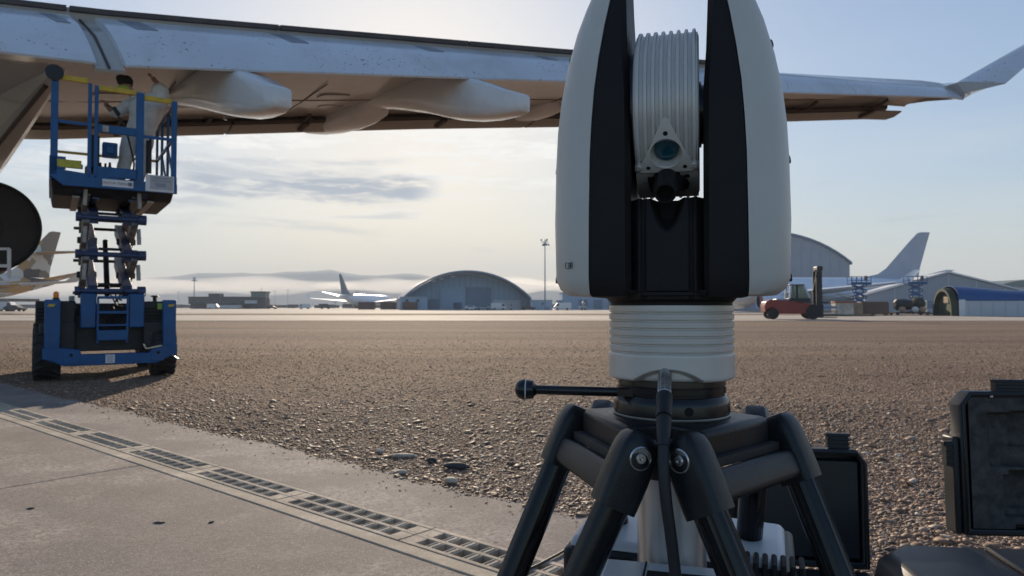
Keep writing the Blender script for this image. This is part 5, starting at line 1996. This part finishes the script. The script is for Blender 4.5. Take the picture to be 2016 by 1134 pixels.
# arched hangar
H1 = ground_at(922, 232)
h1 = thing('arched_hangar', 'big blue-grey arched hangar with a rounded roof in the middle distance', 'hangar', H1, R(12))
W2, HT = 21.2, 12.9
def arch(w2, ht, base, n_=28):
    # circular arc from (-w2, base) up to (0, ht) and down
    s_ = ht - base
    r_ = (w2 * w2 + s_ * s_) / (2 * s_)
    a_ = math.asin(min(1, w2 / r_))
    return [(r_ * math.sin(-a_ + 2 * a_ * k / n_), ht - r_ + r_ * math.cos(-a_ + 2 * a_ * k / n_)) for k in range(n_ + 1)]
out_ = [(-W2, 0)] + arch(W2, HT, 4.0) + [(W2, 0)]
inn = [(-W2 + .5, 0)] + arch(W2 - .5, HT - .6, 3.8) + [(W2 - .5, 0)]
m_ = MB()
m_.loft([[(x, 0, z) for x, z in inn], [(x, 0, z) for x, z in out_], [(x, 42, z) for x, z in out_], [(x, 42, z) for x, z in inn], [(x, 0, z) for x, z in inn]], caps=False, closed=False)
build('roof_shell', m_, M['clad_dark'], h1, sharp=30)
m_ = MB().loft([[(x * .985, 7, z * .985) for x, z in inn], [(x * .985, 7.6, z * .985) for x, z in inn]])
wall = build('front_wall', m_, M['clad_blue'], h1, sharp=30)
m_ = MB()
for x in np.arange(-19, 20, 1.9):
    zt = float(np.interp(x, [p[0] for p in inn], [p[1] for p in inn])) * .96
    m_.bx(x - .06, x + .06, 6.93, 7.0, 0, zt)
o = build('wall_seams', m_, M['clad_dark'], wall)
o['kind'] = 'stuff'
for x0, x1, z1, mt in ((-8.5, .0, 7.6, 'clad_blue'), (.3, 8.8, 7.6, 'clad_dark'), (9.5, 19, 3.2, 'clad_light'), (-12.5, -9, 3.6, 'clad_dark'), (-4, -1.2, 2.4, 'clad_dark')):
    m_ = MB().bx(x0, x1, 6.6, 6.95, 0, z1)
    build('hangar_door', m_, M[mt], h1)
for x in (-10.5, -8, -4.2):
    z = float(np.interp(x, [p[0] for p in inn], [p[1] for p in inn])) - 1.1
    m_ = MB().bx(x - .7, x + .7, 6.7, 6.95, z, z + .5)
    build('roof_light', m_, M['roof_white'], h1)
an = thing('annex', 'low blue annex with small windows at the left foot of the arched hangar', 'building', ground_at(815, 222), R(8))
m_ = MB().bx(-4.2, 4.2, 0, 8, 0, 3.9)
build('wall', m_, M['clad_blue'], an)
m_ = MB().bx(-4.4, 4.4, -.2, 8.2, 3.9, 4.15)
build('roof', m_, M['clad_grey'], an)
for x in (-2.2, 1.2):
    m_ = MB().lathe([(.55, 0), (.55, .06), (.02, .06)], 16, Matrix.Translation((x, 0, 2.9)) @ Matrix.Rotation(R(90), 4, 'X'))
    build('window', m_, M['window'], an)
an = thing('annex', 'flat roofed blue cabin under the tall floodlight mast, right of the arched hangar', 'building', ground_at(1068, 215), R(4))
m_ = MB().bx(-3.0, 3.0, 0, 5, 0, 2.9)
build('wall', m_, M['clad_blue'], an)
m_ = MB().bx(-3.15, 3.15, -.15, 5.1, 2.9, 3.1)
build('roof', m_, M['clad_grey'], an)
m_ = MB().bx(-.2, .3, -.05, 0, 1.5, 2.3)
build('window', m_, M['window'], an)
m_ = MB().bx(.6, 2.2, -.06, 0, 0, .9)
build('door', m_, M['clad_dark'], an)
bh = thing('blue_shed', 'long blue-grey shed half hidden behind the laser tracker base', 'building', ground_at(1180, 240), 0)
m_ = MB().bx(-12.5, 16, 0, 14, 0, 5.6)
build('wall', m_, M['clad_blue'], bh)
m_ = MB().bx(-12.7, 16.2, -.3, 14.2, 5.6, 5.9)
build('roof', m_, M['clad_grey'], bh)
m_ = MB().bx(-14.5, -12.5, 0, 8, 0, 3.2)
build('side_wing', m_, M['clad_dark'], bh)
for x in (-7, -2, 3):
    m_ = MB().bx(x, x + 3, -.08, 0, 0, 3.4)
    build('door', m_, M['clad_dark'], bh)

# large hangar on the right
H2 = ground_at(1505, 195)
h2 = thing('round_roof_hangar', 'tall grey hangar with low curved roof rising behind the white airliner', 'hangar', H2, R(-6))
out_ = [(-22.5, 0)] + arch(22.5, 21.3, 13.2, 20) + [(22.5, 0)]
m_ = MB().loft([[(x, 0, z) for x, z in out_], [(x, 50, z) for x, z in out_]])
w_ = build('wall', m_, M['clad_grey'], h2, sharp=25)
ro = arch(23.0, 21.9, 13.1, 20)
m_ = MB().loft([[(x, y, z) for x, z in ro] + [(x, y, z - .6) for x, z in reversed(ro)] for y in (-.6, 50.5)])
build('roof', m_, M['clad_dark'], h2, sharp=25)
m_ = MB()
for x in np.arange(-20, 22, 2.5):
    zt = float(np.interp(x, [p[0] for p in out_], [p[1] for p in out_])) - .5
    m_.bx(x - .08, x + .08, -.07, 0, 0, zt)
o = build('wall_seams', m_, M['clad_blue'], h2)
o['kind'] = 'stuff'
# gable fabric hangar
H3 = ground_at(1868, 118)
h3 = thing('tent_hangar', 'grey gabled fabric hangar with white roof edge behind the blue tarp tent', 'hangar', H3, R(-19))
gab = [(-12.6, 0), (-12.6, 2.9), (0, 6.6), (12.6, 2.9), (12.6, 0)]
m_ = MB().loft([[(x, 0, z) for x, z in gab], [(x, 26, z) for x, z in gab]])
build('wall', m_, M['clad_grey'], h3, flat=True)
rf = [(-13.0, 2.85), (0, 6.7), (13.0, 2.85), (13.0, 3.1), (0, 7.0), (-13.0, 3.1)]
m_ = MB().loft([[(x, -.3, z) for x, z in rf], [(x, 26.3, z) for x, z in rf]])
build('roof', m_, M['roof_white'], h3, flat=True)
m_ = MB()
for x in (-8, -4, 0, 4, 8):
    m_.bx(x - .1, x + .1, -.08, 0, 0, 6.5 - abs(x) * .30)
o = build('frame_posts', m_, M['clad_light'], h3)
o['kind'] = 'stuff'
far = thing('far_hangar', 'pale distant hangar with low green-grey roof at the far right edge', 'hangar', ground_at(2030, 215), 0)
m_ = MB().bx(-11, 16, 0, 20, 0, 7.0)
build('wall', m_, M['clad_light'], far)
ro = arch(14, 9.4, 7.0, 12)
m_ = MB().loft([[(x + 2.5, y, z) for x, z in ro] for y in (-.5, 20.5)])
build('roof', m_, mat('roof_green', (.16, .21, .20), .6), far, sharp=25)
# blue tarp tent
H4 = ground_at(1866, 86)
h4 = thing('tarp_tent', 'tunnel tent with bright blue tarp roof, grey walls and dark sheet filling its arched mouth', 'tent', H4, R(-8))
def tun(w2, hw, ht, n_=14):
    return [(-w2, 0), (-w2, hw)] + [(w2 * math.sin(a_), hw + (ht - hw) * math.cos(a_)) for a_ in np.linspace(-math.pi / 2 + .15, math.pi / 2 - .15, n_)] + [(w2, hw), (w2, 0)]
secs_w, secs_r = [], []
xs = [.5, 2, 4, 6, 8, 10.5, 13]
hts = [3.65, 3.55, 3.35, 3.15, 3.05, 3.1, 3.1]
m_ = MB()
m_.bx(.6, 13, -1.55, -1.45, 0, 1.95)
m_.bx(.6, 13, 3.4, 3.5, 0, 1.95)
m_.bx(12.9, 13, -1.5, 3.45, 0, 1.95)
for k in range(9):
    m_.bx(1.6 + k * 1.35, 1.68 + k * 1.35, -1.60, -1.55, 0, 1.95)
w_ = build('wall', m_, M['clad_light'], h4)
secs = []
for x, ht in zip(xs, hts):
    p_ = [(1.0 + 2.62 * math.sin(a_), 1.85 + (ht - 1.85) * math.cos(a_) ** .8) for a_ in np.linspace(-1.57, 1.57, 16)]
    secs.append([(x, y, z) for y, z in p_] + [(x, y * .98 + .02, z - .06) for y, z in reversed(p_)])
build('tarp_roof', MB().loft(secs), M['tarp_blue'], h4, sharp=40)
m_ = MB()
pr = [(1.0 + 2.5 * math.cos(a_), 3.35 * math.sin(a_) ** .75) for a_ in np.linspace(math.pi, 0, 18)]
m_.loft([[(.5 + .35 * 0, y, z) for y, z in pr] + [(.5, y * .9 + .1, z * .9) for y, z in reversed(pr)], [(-.25, y, z * .99) for y, z in pr] + [(-.25, y * .9 + .1, z * .89) for y, z in reversed(pr)]])
build('mouth_arch', m_, M['olive'], h4, sharp=40)
m_ = MB().bx(.7, 12.8, -1.3, 3.3, .0, .02)
m_.loft([[(.3, y * .97 + .03, z * .97) for y, z in pr], [(.34, y * .97 + .03, z * .97) for y, z in pr]])  # dark sheet across the mouth stands in for the shade inside
build('mouth_shade', m_, M['olive'], h4)
m_ = MB().bx(-.2, .29, -.6, .7, 1.5, 2.3)
build('stored_box', m_, M['wood'], h4, bevel=.08)
m_ = MB().loft([[(.55, -1.62, 0), (1.25, -1.62, 0), (1.25, -1.62, 1.95), (.55, -1.62, 1.95)], [(.55, -1.56, 0), (1.25, -1.56, 0), (1.25, -1.56, 1.95), (.55, -1.56, 1.95)]])
build('white_flap', m_, M['roof_white'], h4, bevel=.02)

# terminal and control tower
Ht = ground_at(445, 335)
tm = thing('terminal', 'long dark low airport building left of the distant airliner', 'building', Ht, R(2))
m_ = MB().bx(-17.5, 12, 0, 12, 2.2, 5.3)
m_.bx(-17, 12, 1.2, 11, 0, 2.2)
build('wall', m_, M['conc_dark'], tm)
m_ = MB().bx(-17.8, 12.2, -.3, 12.3, 5.3, 5.7)
build('roof', m_, M['conc_dark'], tm)
m_ = MB().bx(-9, -4, 2, 8, 5.7, 7.2)
build('roof_plant', m_, M['conc_dark'], tm)
for k in range(8):
    x = -15.8 + k * 3.4
    m_ = MB().bx(x, x + 2.4, -.05, 0, 3.0, 4.2)
    build('window', m_, M['window'], tm)
m_ = MB().bx(-8, 8, -2.5, -.2, .3, 1.7)
build('white_fence', m_, M['clad_light'], tm)
tw = thing('control_tower', 'small airport control tower with green glass cab beside the dark terminal', 'tower', ground_at(508, 330), R(2))
m_ = MB().bx(-3.4, 3.4, 0, 6.5, 0, 4.6)
build('wall', m_, M['conc_dark'], tw)
m_ = MB().bx(-2.9, 3.2, .3, 6, 4.6, 5.4)
build('shaft', m_, M['conc_dark'], tw)
m_ = MB().loft([[(-3.0, .1, 5.4), (3.1, .1, 5.4), (3.1, 6, 5.4), (-3.0, 6, 5.4)], [(-3.3, -.2, 7.6), (3.4, -.2, 7.6), (3.4, 6.3, 7.6), (-3.3, 6.3, 7.6)]])
build('glass_cab', m_, mat('cab_glass', (.12, .20, .20), .1), tw, flat=True)
for x in (-3.2, -1.1, 1.2, 3.3):
    m_ = MB().bar((x * .93, .02, 5.4), (x, -.26, 7.6), .18, .12)
    build('mullion', m_, M['conc_dark'], tw)
m_ = MB().bx(-3.6, 3.7, -.5, 6.6, 7.6, 8.1)
build('roof', m_, M['conc_dark'], tw)
m_ = MB().tube([(.6, 3, 8.1), (.6, 3, 9.9)], .08, 6)
m_.tube([(-.4, 3, 8.1), (-.4, 3, 9.0)], .06, 6)
build('antenna', m_, M['conc_dark'], tw)
m_ = MB().bx(-5.8, -.2, -1.0, -.4, 2.4, 3.9)
build('pale_panel', m_, M['clad_light'], tw)

# floodlight masts and slim poles
def mast(px_, Y, ytop, label, heads=6, r_=.16):
    p = ground_at(px_, Y)
    t = thing('floodlight_mast', label, 'light mast', p, 0, 'light masts on the far apron')
    h_ = EYE + (HZ - ytop) / F * Y
    m_ = MB().tube([(0, 0, 0), (0, 0, h_)], [r_ * 1.4, r_ * .7], 10)
    build('pole', m_, M['clad_dark'], t)
    m_ = MB()
    m_.tube([(0, 0, h_ - 1.9), (0, 0, h_ - 1.7), (0, 0, h_ - 1.2)], [r_, .7, .7], 10)
    m_.bx(-1.0, 1.0, -.06, .06, h_ - .9, h_ - .75)
    build('head_frame', m_, M['clad_dark'], t)
    for k in range(heads):
        a_ = 2 * math.pi * k / heads
        m_ = MB().box((1.05 * math.cos(a_), 1.05 * math.sin(a_), h_ - (.2 if k % 2 else 1.6)), (.45, .25, .5), rz=a_)
        m_.bar((0, 0, h_ - .9), (1.0 * math.cos(a_), 1.0 * math.sin(a_), h_ - (.3 if k % 2 else 1.5)), .08, .08)
        build('floodlight', m_, M['clad_dark'], t)
    return t
mast(1073, 205, 471, 'tallest floodlight mast, with a cluster of lamps, standing between hangar and tracker')
mast(382, 350, 546, 'floodlight mast at the left end of the dark terminal', 4, .2)
for px_, ytop, lab in ((351, 575, 'thin lamp pole just right of the blue lift chassis'), (541, 573, 'thin lamp pole right of the control tower'), (566, 571, 'thin lamp pole nearest the left wing tip of the distant airliner')):
    p = ground_at(px_, 380)
    t = thing('lamp_pole', lab, 'lamp pole', p, 0, 'slim lamp poles behind the apron')
    h_ = EYE + (HZ - ytop) / F * 380
    build('pole', MB().tube([(0, 0, 0), (0, 0, h_)], .09, 6), M['clad_grey'], t)
    build('lamp_head', MB().bx(-.9, .9, -.15, .15, h_ - .15, h_ + .1), M['clad_grey'], t)

# containers in front of the distant airliner
for px_, w_, Y, lab in ((721, 5.0, 222, 'brown container left of three, under the distant airliner'), (764, 4.8, 224, 'brown container in the middle of the row of three'), (807, 4.6, 221, 'brown container nearest the arched hangar, right of three')):
    t = thing('container', lab, 'container', ground_at(px_, Y), R(2), 'brown containers on the far apron')
    m_ = MB().bx(-w_ / 2, w_ / 2, 0, 2.4, .15, 2.5)
    build('body', m_, M['brown_box'], t, bevel=.04)
    m_ = MB()
    for k in range(9):
        x = -w_ / 2 + .25 + k * (w_ - .5) / 8
        m_.bx(x - .09, x + .09, -.05, 0, .25, 2.4)
    o = build('corrugation', m_, M['brown_box'], t)
    o['kind'] = 'stuff'
    m_ = MB().bx(-w_ / 2 - .02, w_ / 2 + .02, -.06, -.02, .12, .25)
    build('bottom_rail', m_, M['conc_dark'], t)

# service vehicles
def vehicle(px_, Y, label, paint, kind='car', rz=0.0):
    t = thing('service_' + kind, label, kind, ground_at(px_, Y), rz, 'service vehicles on the far apron')
    if kind == 'van':
        prof = [(-2.5, .4), (2.45, .4), (2.5, 1.0), (2.2, 1.15), (1.6, 2.05), (1.3, 2.2), (-2.4, 2.2), (-2.5, 2.0)]
        gl = [(1.0, 1.2), (2.0, 1.2), (1.55, 1.95), (1.0, 1.95)]
    else:
        prof = [(-2.1, .35), (2.1, .35), (2.15, .75), (1.2, .95), (.6, 1.42), (-1.2, 1.45), (-1.9, 1.0), (-2.15, .9)]
        gl = [(-1.3, .98), (.95, .98), (.5, 1.35), (-1.1, 1.38)]
    build('body', MB().loft([[(x, y, z) for x, z in prof] for y in (-.85, .85)]), paint, t, bevel=.05)
    build('window', MB().loft([[(x, y, z) for x, z in gl] for y in (-.87, .87)]), M['window'], t)
    for x in (-1.35, 1.4):
        for y in (-.75, .75):
            build('wheel', MB().lathe([(.15, -.1), (.32, -.1), (.34, 0), (.32, .1), (.15, .1)], 16, Matrix.Translation((x, y, .34)) @ Matrix.Rotation(R(90), 4, 'X')), M['tyre'], t)
    return t
wht = M['roof_white']
vehicle(928, 226, 'white car parked in front of the arched hangar doors, leftmost there', wht)
vehicle(952, 225, 'grey car parked at the arched hangar, between the two white vehicles', M['clad_grey'], rz=R(180))
vehicle(982, 226, 'white van parked in front of the arched hangar, right of the cars', wht, 'van')
vehicle(1040, 214, 'dark car beside the flat roofed blue cabin', M['conc_dark'])
vehicle(1107, 205, 'white van parked under the left lower corner of the tracker', wht, 'van', R(180))
vehicle(535, 300, 'dark car near the control tower', M['conc_dark'])
vehicle(420, 310, 'white van in front of the dark terminal', wht, 'van')
vehicle(600, 300, 'white van under the left wing of the distant airliner', wht, 'van', R(180))
vehicle(640, 302, 'dark van nearest the tail of the distant airliner', M['conc_dark'], 'van')
vehicle(10, 160, 'white van at the left edge below the faceted tail', wht, 'van')
vehicle(30, 158, 'dark car behind the left wheels of the blue lift', M['conc_dark'])
# traffic cone like red marker near the hangar
t = thing('red_marker', 'small rust red marker post in front of the arched hangar', 'marker', ground_at(1006, 222), 0)
build('post', MB().lathe([(.7, 0), (.7, .15), (.35, .2), (.12, 1.9), (.02, 1.95)], 14), mat('rust', (.22, .08, .05), .8), t)
build('band', MB().lathe([(.30, .7), (.31, .72), (.25, 1.0), (.24, 1.0)], 14, caps=False), wht, t)
t = thing('lamp_trailer', 'mobile lighting trailer with shining white lamps under the tracker', 'light trailer', ground_at(1148, 205), 0)
build('mast', MB().tube([(0, 0, .6), (0, 0, 4.6)], .10, 8), M['clad_grey'], t)
build('trailer_body', MB().bx(-1.1, 1.1, -.6, .6, .5, 1.3), M['clad_grey'], t, bevel=.06)
for x in (-.45, .45):
    build('lamp', MB().bx(x - .35, x + .35, -.15, .1, 4.3, 4.9), wht, t, bevel=.05)
    build('wheel', MB().lathe([(.1, -.1), (.3, -.1), (.3, .1), (.1, .1)], 14, Matrix.Translation((x, -.6, .3)) @ Matrix.Rotation(R(90), 4, 'X')), M['tyre'], t)
build('shiny_tank', MB().sphere((0, -.5, 2.0), .42, 16), M['steel'], t)

# ------------------------------------------------------------------ forklift
fk = thing('forklift', 'red heavy forklift truck with tall black mast on the far taxiway', 'forklift', ground_at(1560, 64.5), R(-8))
m_ = MB().loft([[(x, y, z) for x, z in ((-2.55, .62), (-2.62, 1.1), (-2.5, 1.55), (-2.1, 1.75), (-1.1, 1.70), (-.2, 1.62), (.3, 1.50), (1.35, 1.40), (1.4, .62), (.6, .48), (-1.4, .48), (-1.55, .85), (-2.0, 1.05), (-2.45, .85))] for y in (-1.0, 1.0)])
build('body', m_, M['red'], fk, bevel=.06, seg=3)
m_ = MB().bx(-1.55, -.4, -.85, .85, 1.66, 1.82)
build('engine_cover', m_, M['clad_grey'], fk, bevel=.05)
m_ = MB().bx(-.45, 1.35, -.9, .9, 1.50, 1.88)
build('cab_base', m_, DK, fk, bevel=.03)
cabp = [(-.40, 1.88), (-.30, 3.02), (.75, 3.02), (1.35, 1.88)]
for (a_, b_), mt in ((((-.42, 1.88), (-.32, 3.02)), 'roof_white'), (((.20, 1.88), (.22, 3.02)), 'lift_dark'), (((1.32, 1.88), (.78, 3.02)), 'clad_light')):
    for y in (-.82, .82):
        m_ = MB().bar((a_[0], y, a_[1]), (b_[0], y, b_[1]), .10, .16)
        build('cab_pillar', m_, M[mt], fk)
m_ = MB().bx(-.42, .85, -.9, .9, 3.02, 3.12)
build('cab_roof', m_, DK, fk, bevel=.03)
gm = mat('cab_pane', (.25, .32, .28), .08, var=.05, trans=.7)
m_ = MB().loft([[(x, y, z) for x, z in cabp] for y in (-.80, -.78)])
build('cab_glass', m_, gm, fk, flat=True)
m_ = MB().bx(-.25, .15, -.3, .3, 1.88, 2.6)
build('driver_seat', m_, DK, fk, bevel=.08)
for x, r_ in ((-1.88, .50), (1.55, .66)):
    for y in (-.82, .82):
        am = Matrix.Translation((x, y, r_)) @ Matrix.Rotation(R(90), 4, 'X')
        m_ = MB().lathe([(r_ * .5, -.22), (r_ * .92, -.24), (r_, -.16), (r_, .16), (r_ * .92, .24), (r_ * .5, .22)], 30, am)
        w_ = build('wheel', m_, M['tyre'], fk)
        m_ = MB().lathe([(.06, -.16), (r_ * .5, -.2), (r_ * .52, .2), (.06, .16)], 20, am)
        build('rim', m_, M['red'] if x < 0 else DK, w_)
for y in (-.52, .52):
    m_ = MB()
    m_.bx(2.05, 2.42, y - .09, y + .09, .12, 4.55)
    m_.bx(1.92, 2.06, y - .06, y + .06, .3, 4.3)
    build('mast_rail', m_, DK, fk)
m_ = MB()
for z in (.4, 1.6, 2.9, 4.45):
    m_.bx(2.1, 2.35, -.6, .6, z, z + .16)
m_.tube([(2.2, -.2, .3), (2.2, -.2, 4.2)], .08, 10)
m_.tube([(2.2, .2, .3), (2.2, .2, 4.2)], .08, 10)
build('mast_frame', m_, DK, fk)
m_ = MB().bx(2.0, 2.5, -.65, .65, 4.35, 4.75)
build('mast_head', m_, DK, fk, bevel=.08)
for y in (-.45, .45):
    m_ = MB()
    m_.bx(2.45, 2.53, y - .09, y + .09, .15, 1.3)
    m_.bx(2.45, 3.7, y - .09, y + .09, .12, .19)
    build('fork', m_, DK, fk)
m_ = MB().bx(2.40, 2.9, -.7, .7, 1.40, 1.55)
build('fork_carriage', m_, DK, fk)
m_ = MB().bar((1.9, -.6, 3.9), (1.5, -.6, 2.0), .05, .05)
build('hydraulic_line', m_, DK, fk)

# ------------------------------------------------------------------ far scissor lifts
def far_lift(px_, Y, base_z, top_z, label):
    t = thing('far_scissor_lift', label, 'scissor lift', ground_at(px_, Y), R(5), 'small blue scissor lifts by the tent hangar')
    build('chassis', MB().bx(-1.2, 1.2, -.55, .55, .35, base_z), B, t, bevel=.04)
    for x in (-.85, .85):
        for y in (-.5, .5):
            build('wheel', MB().lathe([(.1, -.1), (.34, -.1), (.36, 0), (.34, .1), (.1, .1)], 16, Matrix.Translation((x, y, .36)) @ Matrix.Rotation(R(90), 4, 'X')), M['tyre'], t)
    n_ = 3
    for i in range(n_):
        z0 = base_z + (top_z - base_z) * i / n_
        z1 = base_z + (top_z - base_z) * (i + 1) / n_
        for y in (-.42, .42):
            build('scissor_arm', MB().bar((-.95, y, z0 + .05), (.95, y, z1 - .05), .07, .16), B, t)
            build('scissor_arm', MB().bar((.95, y * .8, z0 + .05), (-.95, y * .8, z1 - .05), .07, .16), B, t)
    build('platform', MB().bx(-1.55, 1.55, -.6, .6, top_z, top_z + .16), B, t)
    m_ = MB()
    for x in (-1.5, -.75, 0, .75, 1.5):
        for y in (-.57, .57):
            m_.bx(x - .03, x + .03, y - .03, y + .03, top_z + .16, top_z + 1.2)
    for z in (.62, 1.17):
        for y in (-.57, .57):
            m_.bx(-1.5, 1.5, y - .03, y + .03, top_z + z - .03, top_z + z + .03)
        for x in (-1.5, 1.5):
            m_.bx(x - .03, x + .03, -.57, .57, top_z + z - .03, top_z + z + .03)
    m_.bx(-1.5, 1.5, -.6, -.57, top_z + .16, top_z + .36)
    build('guard_rail', m_, B, t)
    build('control_box', MB().bx(.75, 1.05, -.4, 0, top_z + .6, top_z + 1.3), DK, t, bevel=.03)
    return t
far_lift(1692, 104, 1.6, 4.3, 'blue scissor lift with raised platform behind the crates, beside the airliner')
far_lift(1803, 108, 1.7, 4.5, 'blue scissor lift with raised platform in front of the tent hangar gable')

# ------------------------------------------------------------------ crates, machinery and cabinets
def crate(px_, Y, w_, h_, label, mt, lid=None):
    t = thing('crate', label, 'crate', ground_at(px_, Y), R(-3), 'crates stacked by the forklift')
    build('box', MB().bx(-w_ / 2, w_ / 2, -.7, .7, .14, h_), mt, t, bevel=.03)
    for k in range(5):
        z = .18 + k * (h_ - .3) / 5
        build('plank', MB().bx(-w_ / 2 - .03, w_ / 2 + .03, -.735, -.70, z, z + (h_ - .3) / 5 - .05), mt, t)
    for x in (-w_ / 2 + .12, 0, w_ / 2 - .12):
        build('skid', MB().bx(x - .09, x + .09, -.7, .7, 0, .14), M['wood'], t)
    if lid:
        build('cover', MB().bx(-w_ / 2 - .05, w_ / 2 + .05, -.76, .76, h_, h_ + .22), lid, t, bevel=.06)
    return t
crate(1658, 90, 2.2, 1.55, 'pale crate with a rust red cover right of the forklift mast', mat('crate_pale', (.55, .48, .40), .8, var=.3, scale=1), mat('rust_cover', (.36, .12, .06), .8, var=.2))
crate(1684, 91, 1.2, 1.6, 'narrow tan wooden crate between the pale crate and the wide brown one', M['wood'])
crate(1718, 92, 3.4, 1.75, 'wide brown crate at the foot of the tent hangar roof edge', M['brown_box'])
t = thing('pallet_stack', 'low stack of grey pallets and pipes just right of the forklift', 'pallets', ground_at(1630, 86), 0)
for k in range(5):
    build('pallet', MB().bx(-1.2, .9 + .1 * (k % 2), -.6, .6, k * .16, k * .16 + .11), M['wood'] if k % 2 else M['clad_grey'], t)
for k in range(4):
    build('pipe', MB().tube([(-1.1, -.3 + k * .2, .95 + .05 * k), (1.0, -.3 + k * .2, .95 + .05 * k)], .09, 8), M['clad_dark'], t)
t = thing('green_mat', 'low olive tarpaulin lying flat under the crates', 'tarpaulin', ground_at(1660, 84.5), 0)
build('sheet', MB().loft([rr(6.5, 2.2, .0, .2), rr(6.3, 2.0, .16, .2)]), M['olive'], t, bevel=.03)
t = thing('engine_stand', 'dark machinery with hanging covers on a wheeled stand in front of the gable', 'machine', ground_at(1790, 92), R(4))
build('stand_frame', MB().bx(-2.3, 2.3, -.8, .8, .25, .42), DK, t)
m_ = MB().lathe([(.35, 0), (.72, .3), (.78, 1.2), (.60, 2.2), (.25, 2.5)], 24, Matrix.Translation((-2.0, 0, 1.35)) @ Matrix.Rotation(R(90), 4, 'Y'))
build('engine_body', m_, DK, t)
m_ = MB().lathe([(.3, 0), (.80, .1), (.85, .9), (.5, 1.3)], 22, Matrix.Translation((.6, 0, 1.5)) @ Matrix.Rotation(R(90), 4, 'Y'))
build('engine_cowl', m_, M['olive'], t)
for x in (-1.4, .3, 1.3):
    build('wrapped_part', MB().sphere((x, -.75, .75), .42, 14, sc=(1.1, .7, .9)), M['wood'] if x != .3 else M['roof_white'], t)
for x in (-2.0, 2.0):
    for y in (-.7, .7):
        build('wheel', MB().lathe([(.05, -.07), (.2, -.07), (.2, .07), (.05, .07)], 12, Matrix.Translation((x, y, .2)) @ Matrix.Rotation(R(90), 4, 'X')), M['tyre'], t)
build('drawbar', MB().tube([(2.3, 0, .35), (3.3, -.1, .2)], .06, 8), DK, t)
t = thing('equipment_cabinet', 'dark blue equipment cabinet on legs left of the tarp tent mouth', 'cabinet', ground_at(1832, 95), 0)
build('body', MB().bx(-.65, .65, -.4, .4, .9, 1.9), M['clad_dark'], t, bevel=.03)
build('lower_shelf', MB().bx(-.65, .65, -.4, .4, .25, .8), M['clad_blue'], t, bevel=.02)
for x in (-.6, .6):
    build('leg', MB().bx(x - .04, x + .04, -.38, .38, 0, .9), DK, t)
build('door', MB().bx(-.58, -.02, -.42, -.40, .98, 1.82), M['clad_dark'], t)
build('door', MB().bx(.02, .58, -.42, -.40, .98, 1.82), M['clad_dark'], t)
# boundary fence-like clutter far behind
m_ = MB()
rr_ = random.Random(5)
for k in range(160):
    x = rr_.uniform(-340, 60)
    y = rr_.uniform(420, 520)
    s_ = rr_.uniform(.8, 3)
    m_.box((x, y, s_ * .45), (s_ * rr_.uniform(1, 4), 2, s_ * .9))
o = build('far_buildings', m_, M['conc_dark'])
o['kind'] = 'stuff'
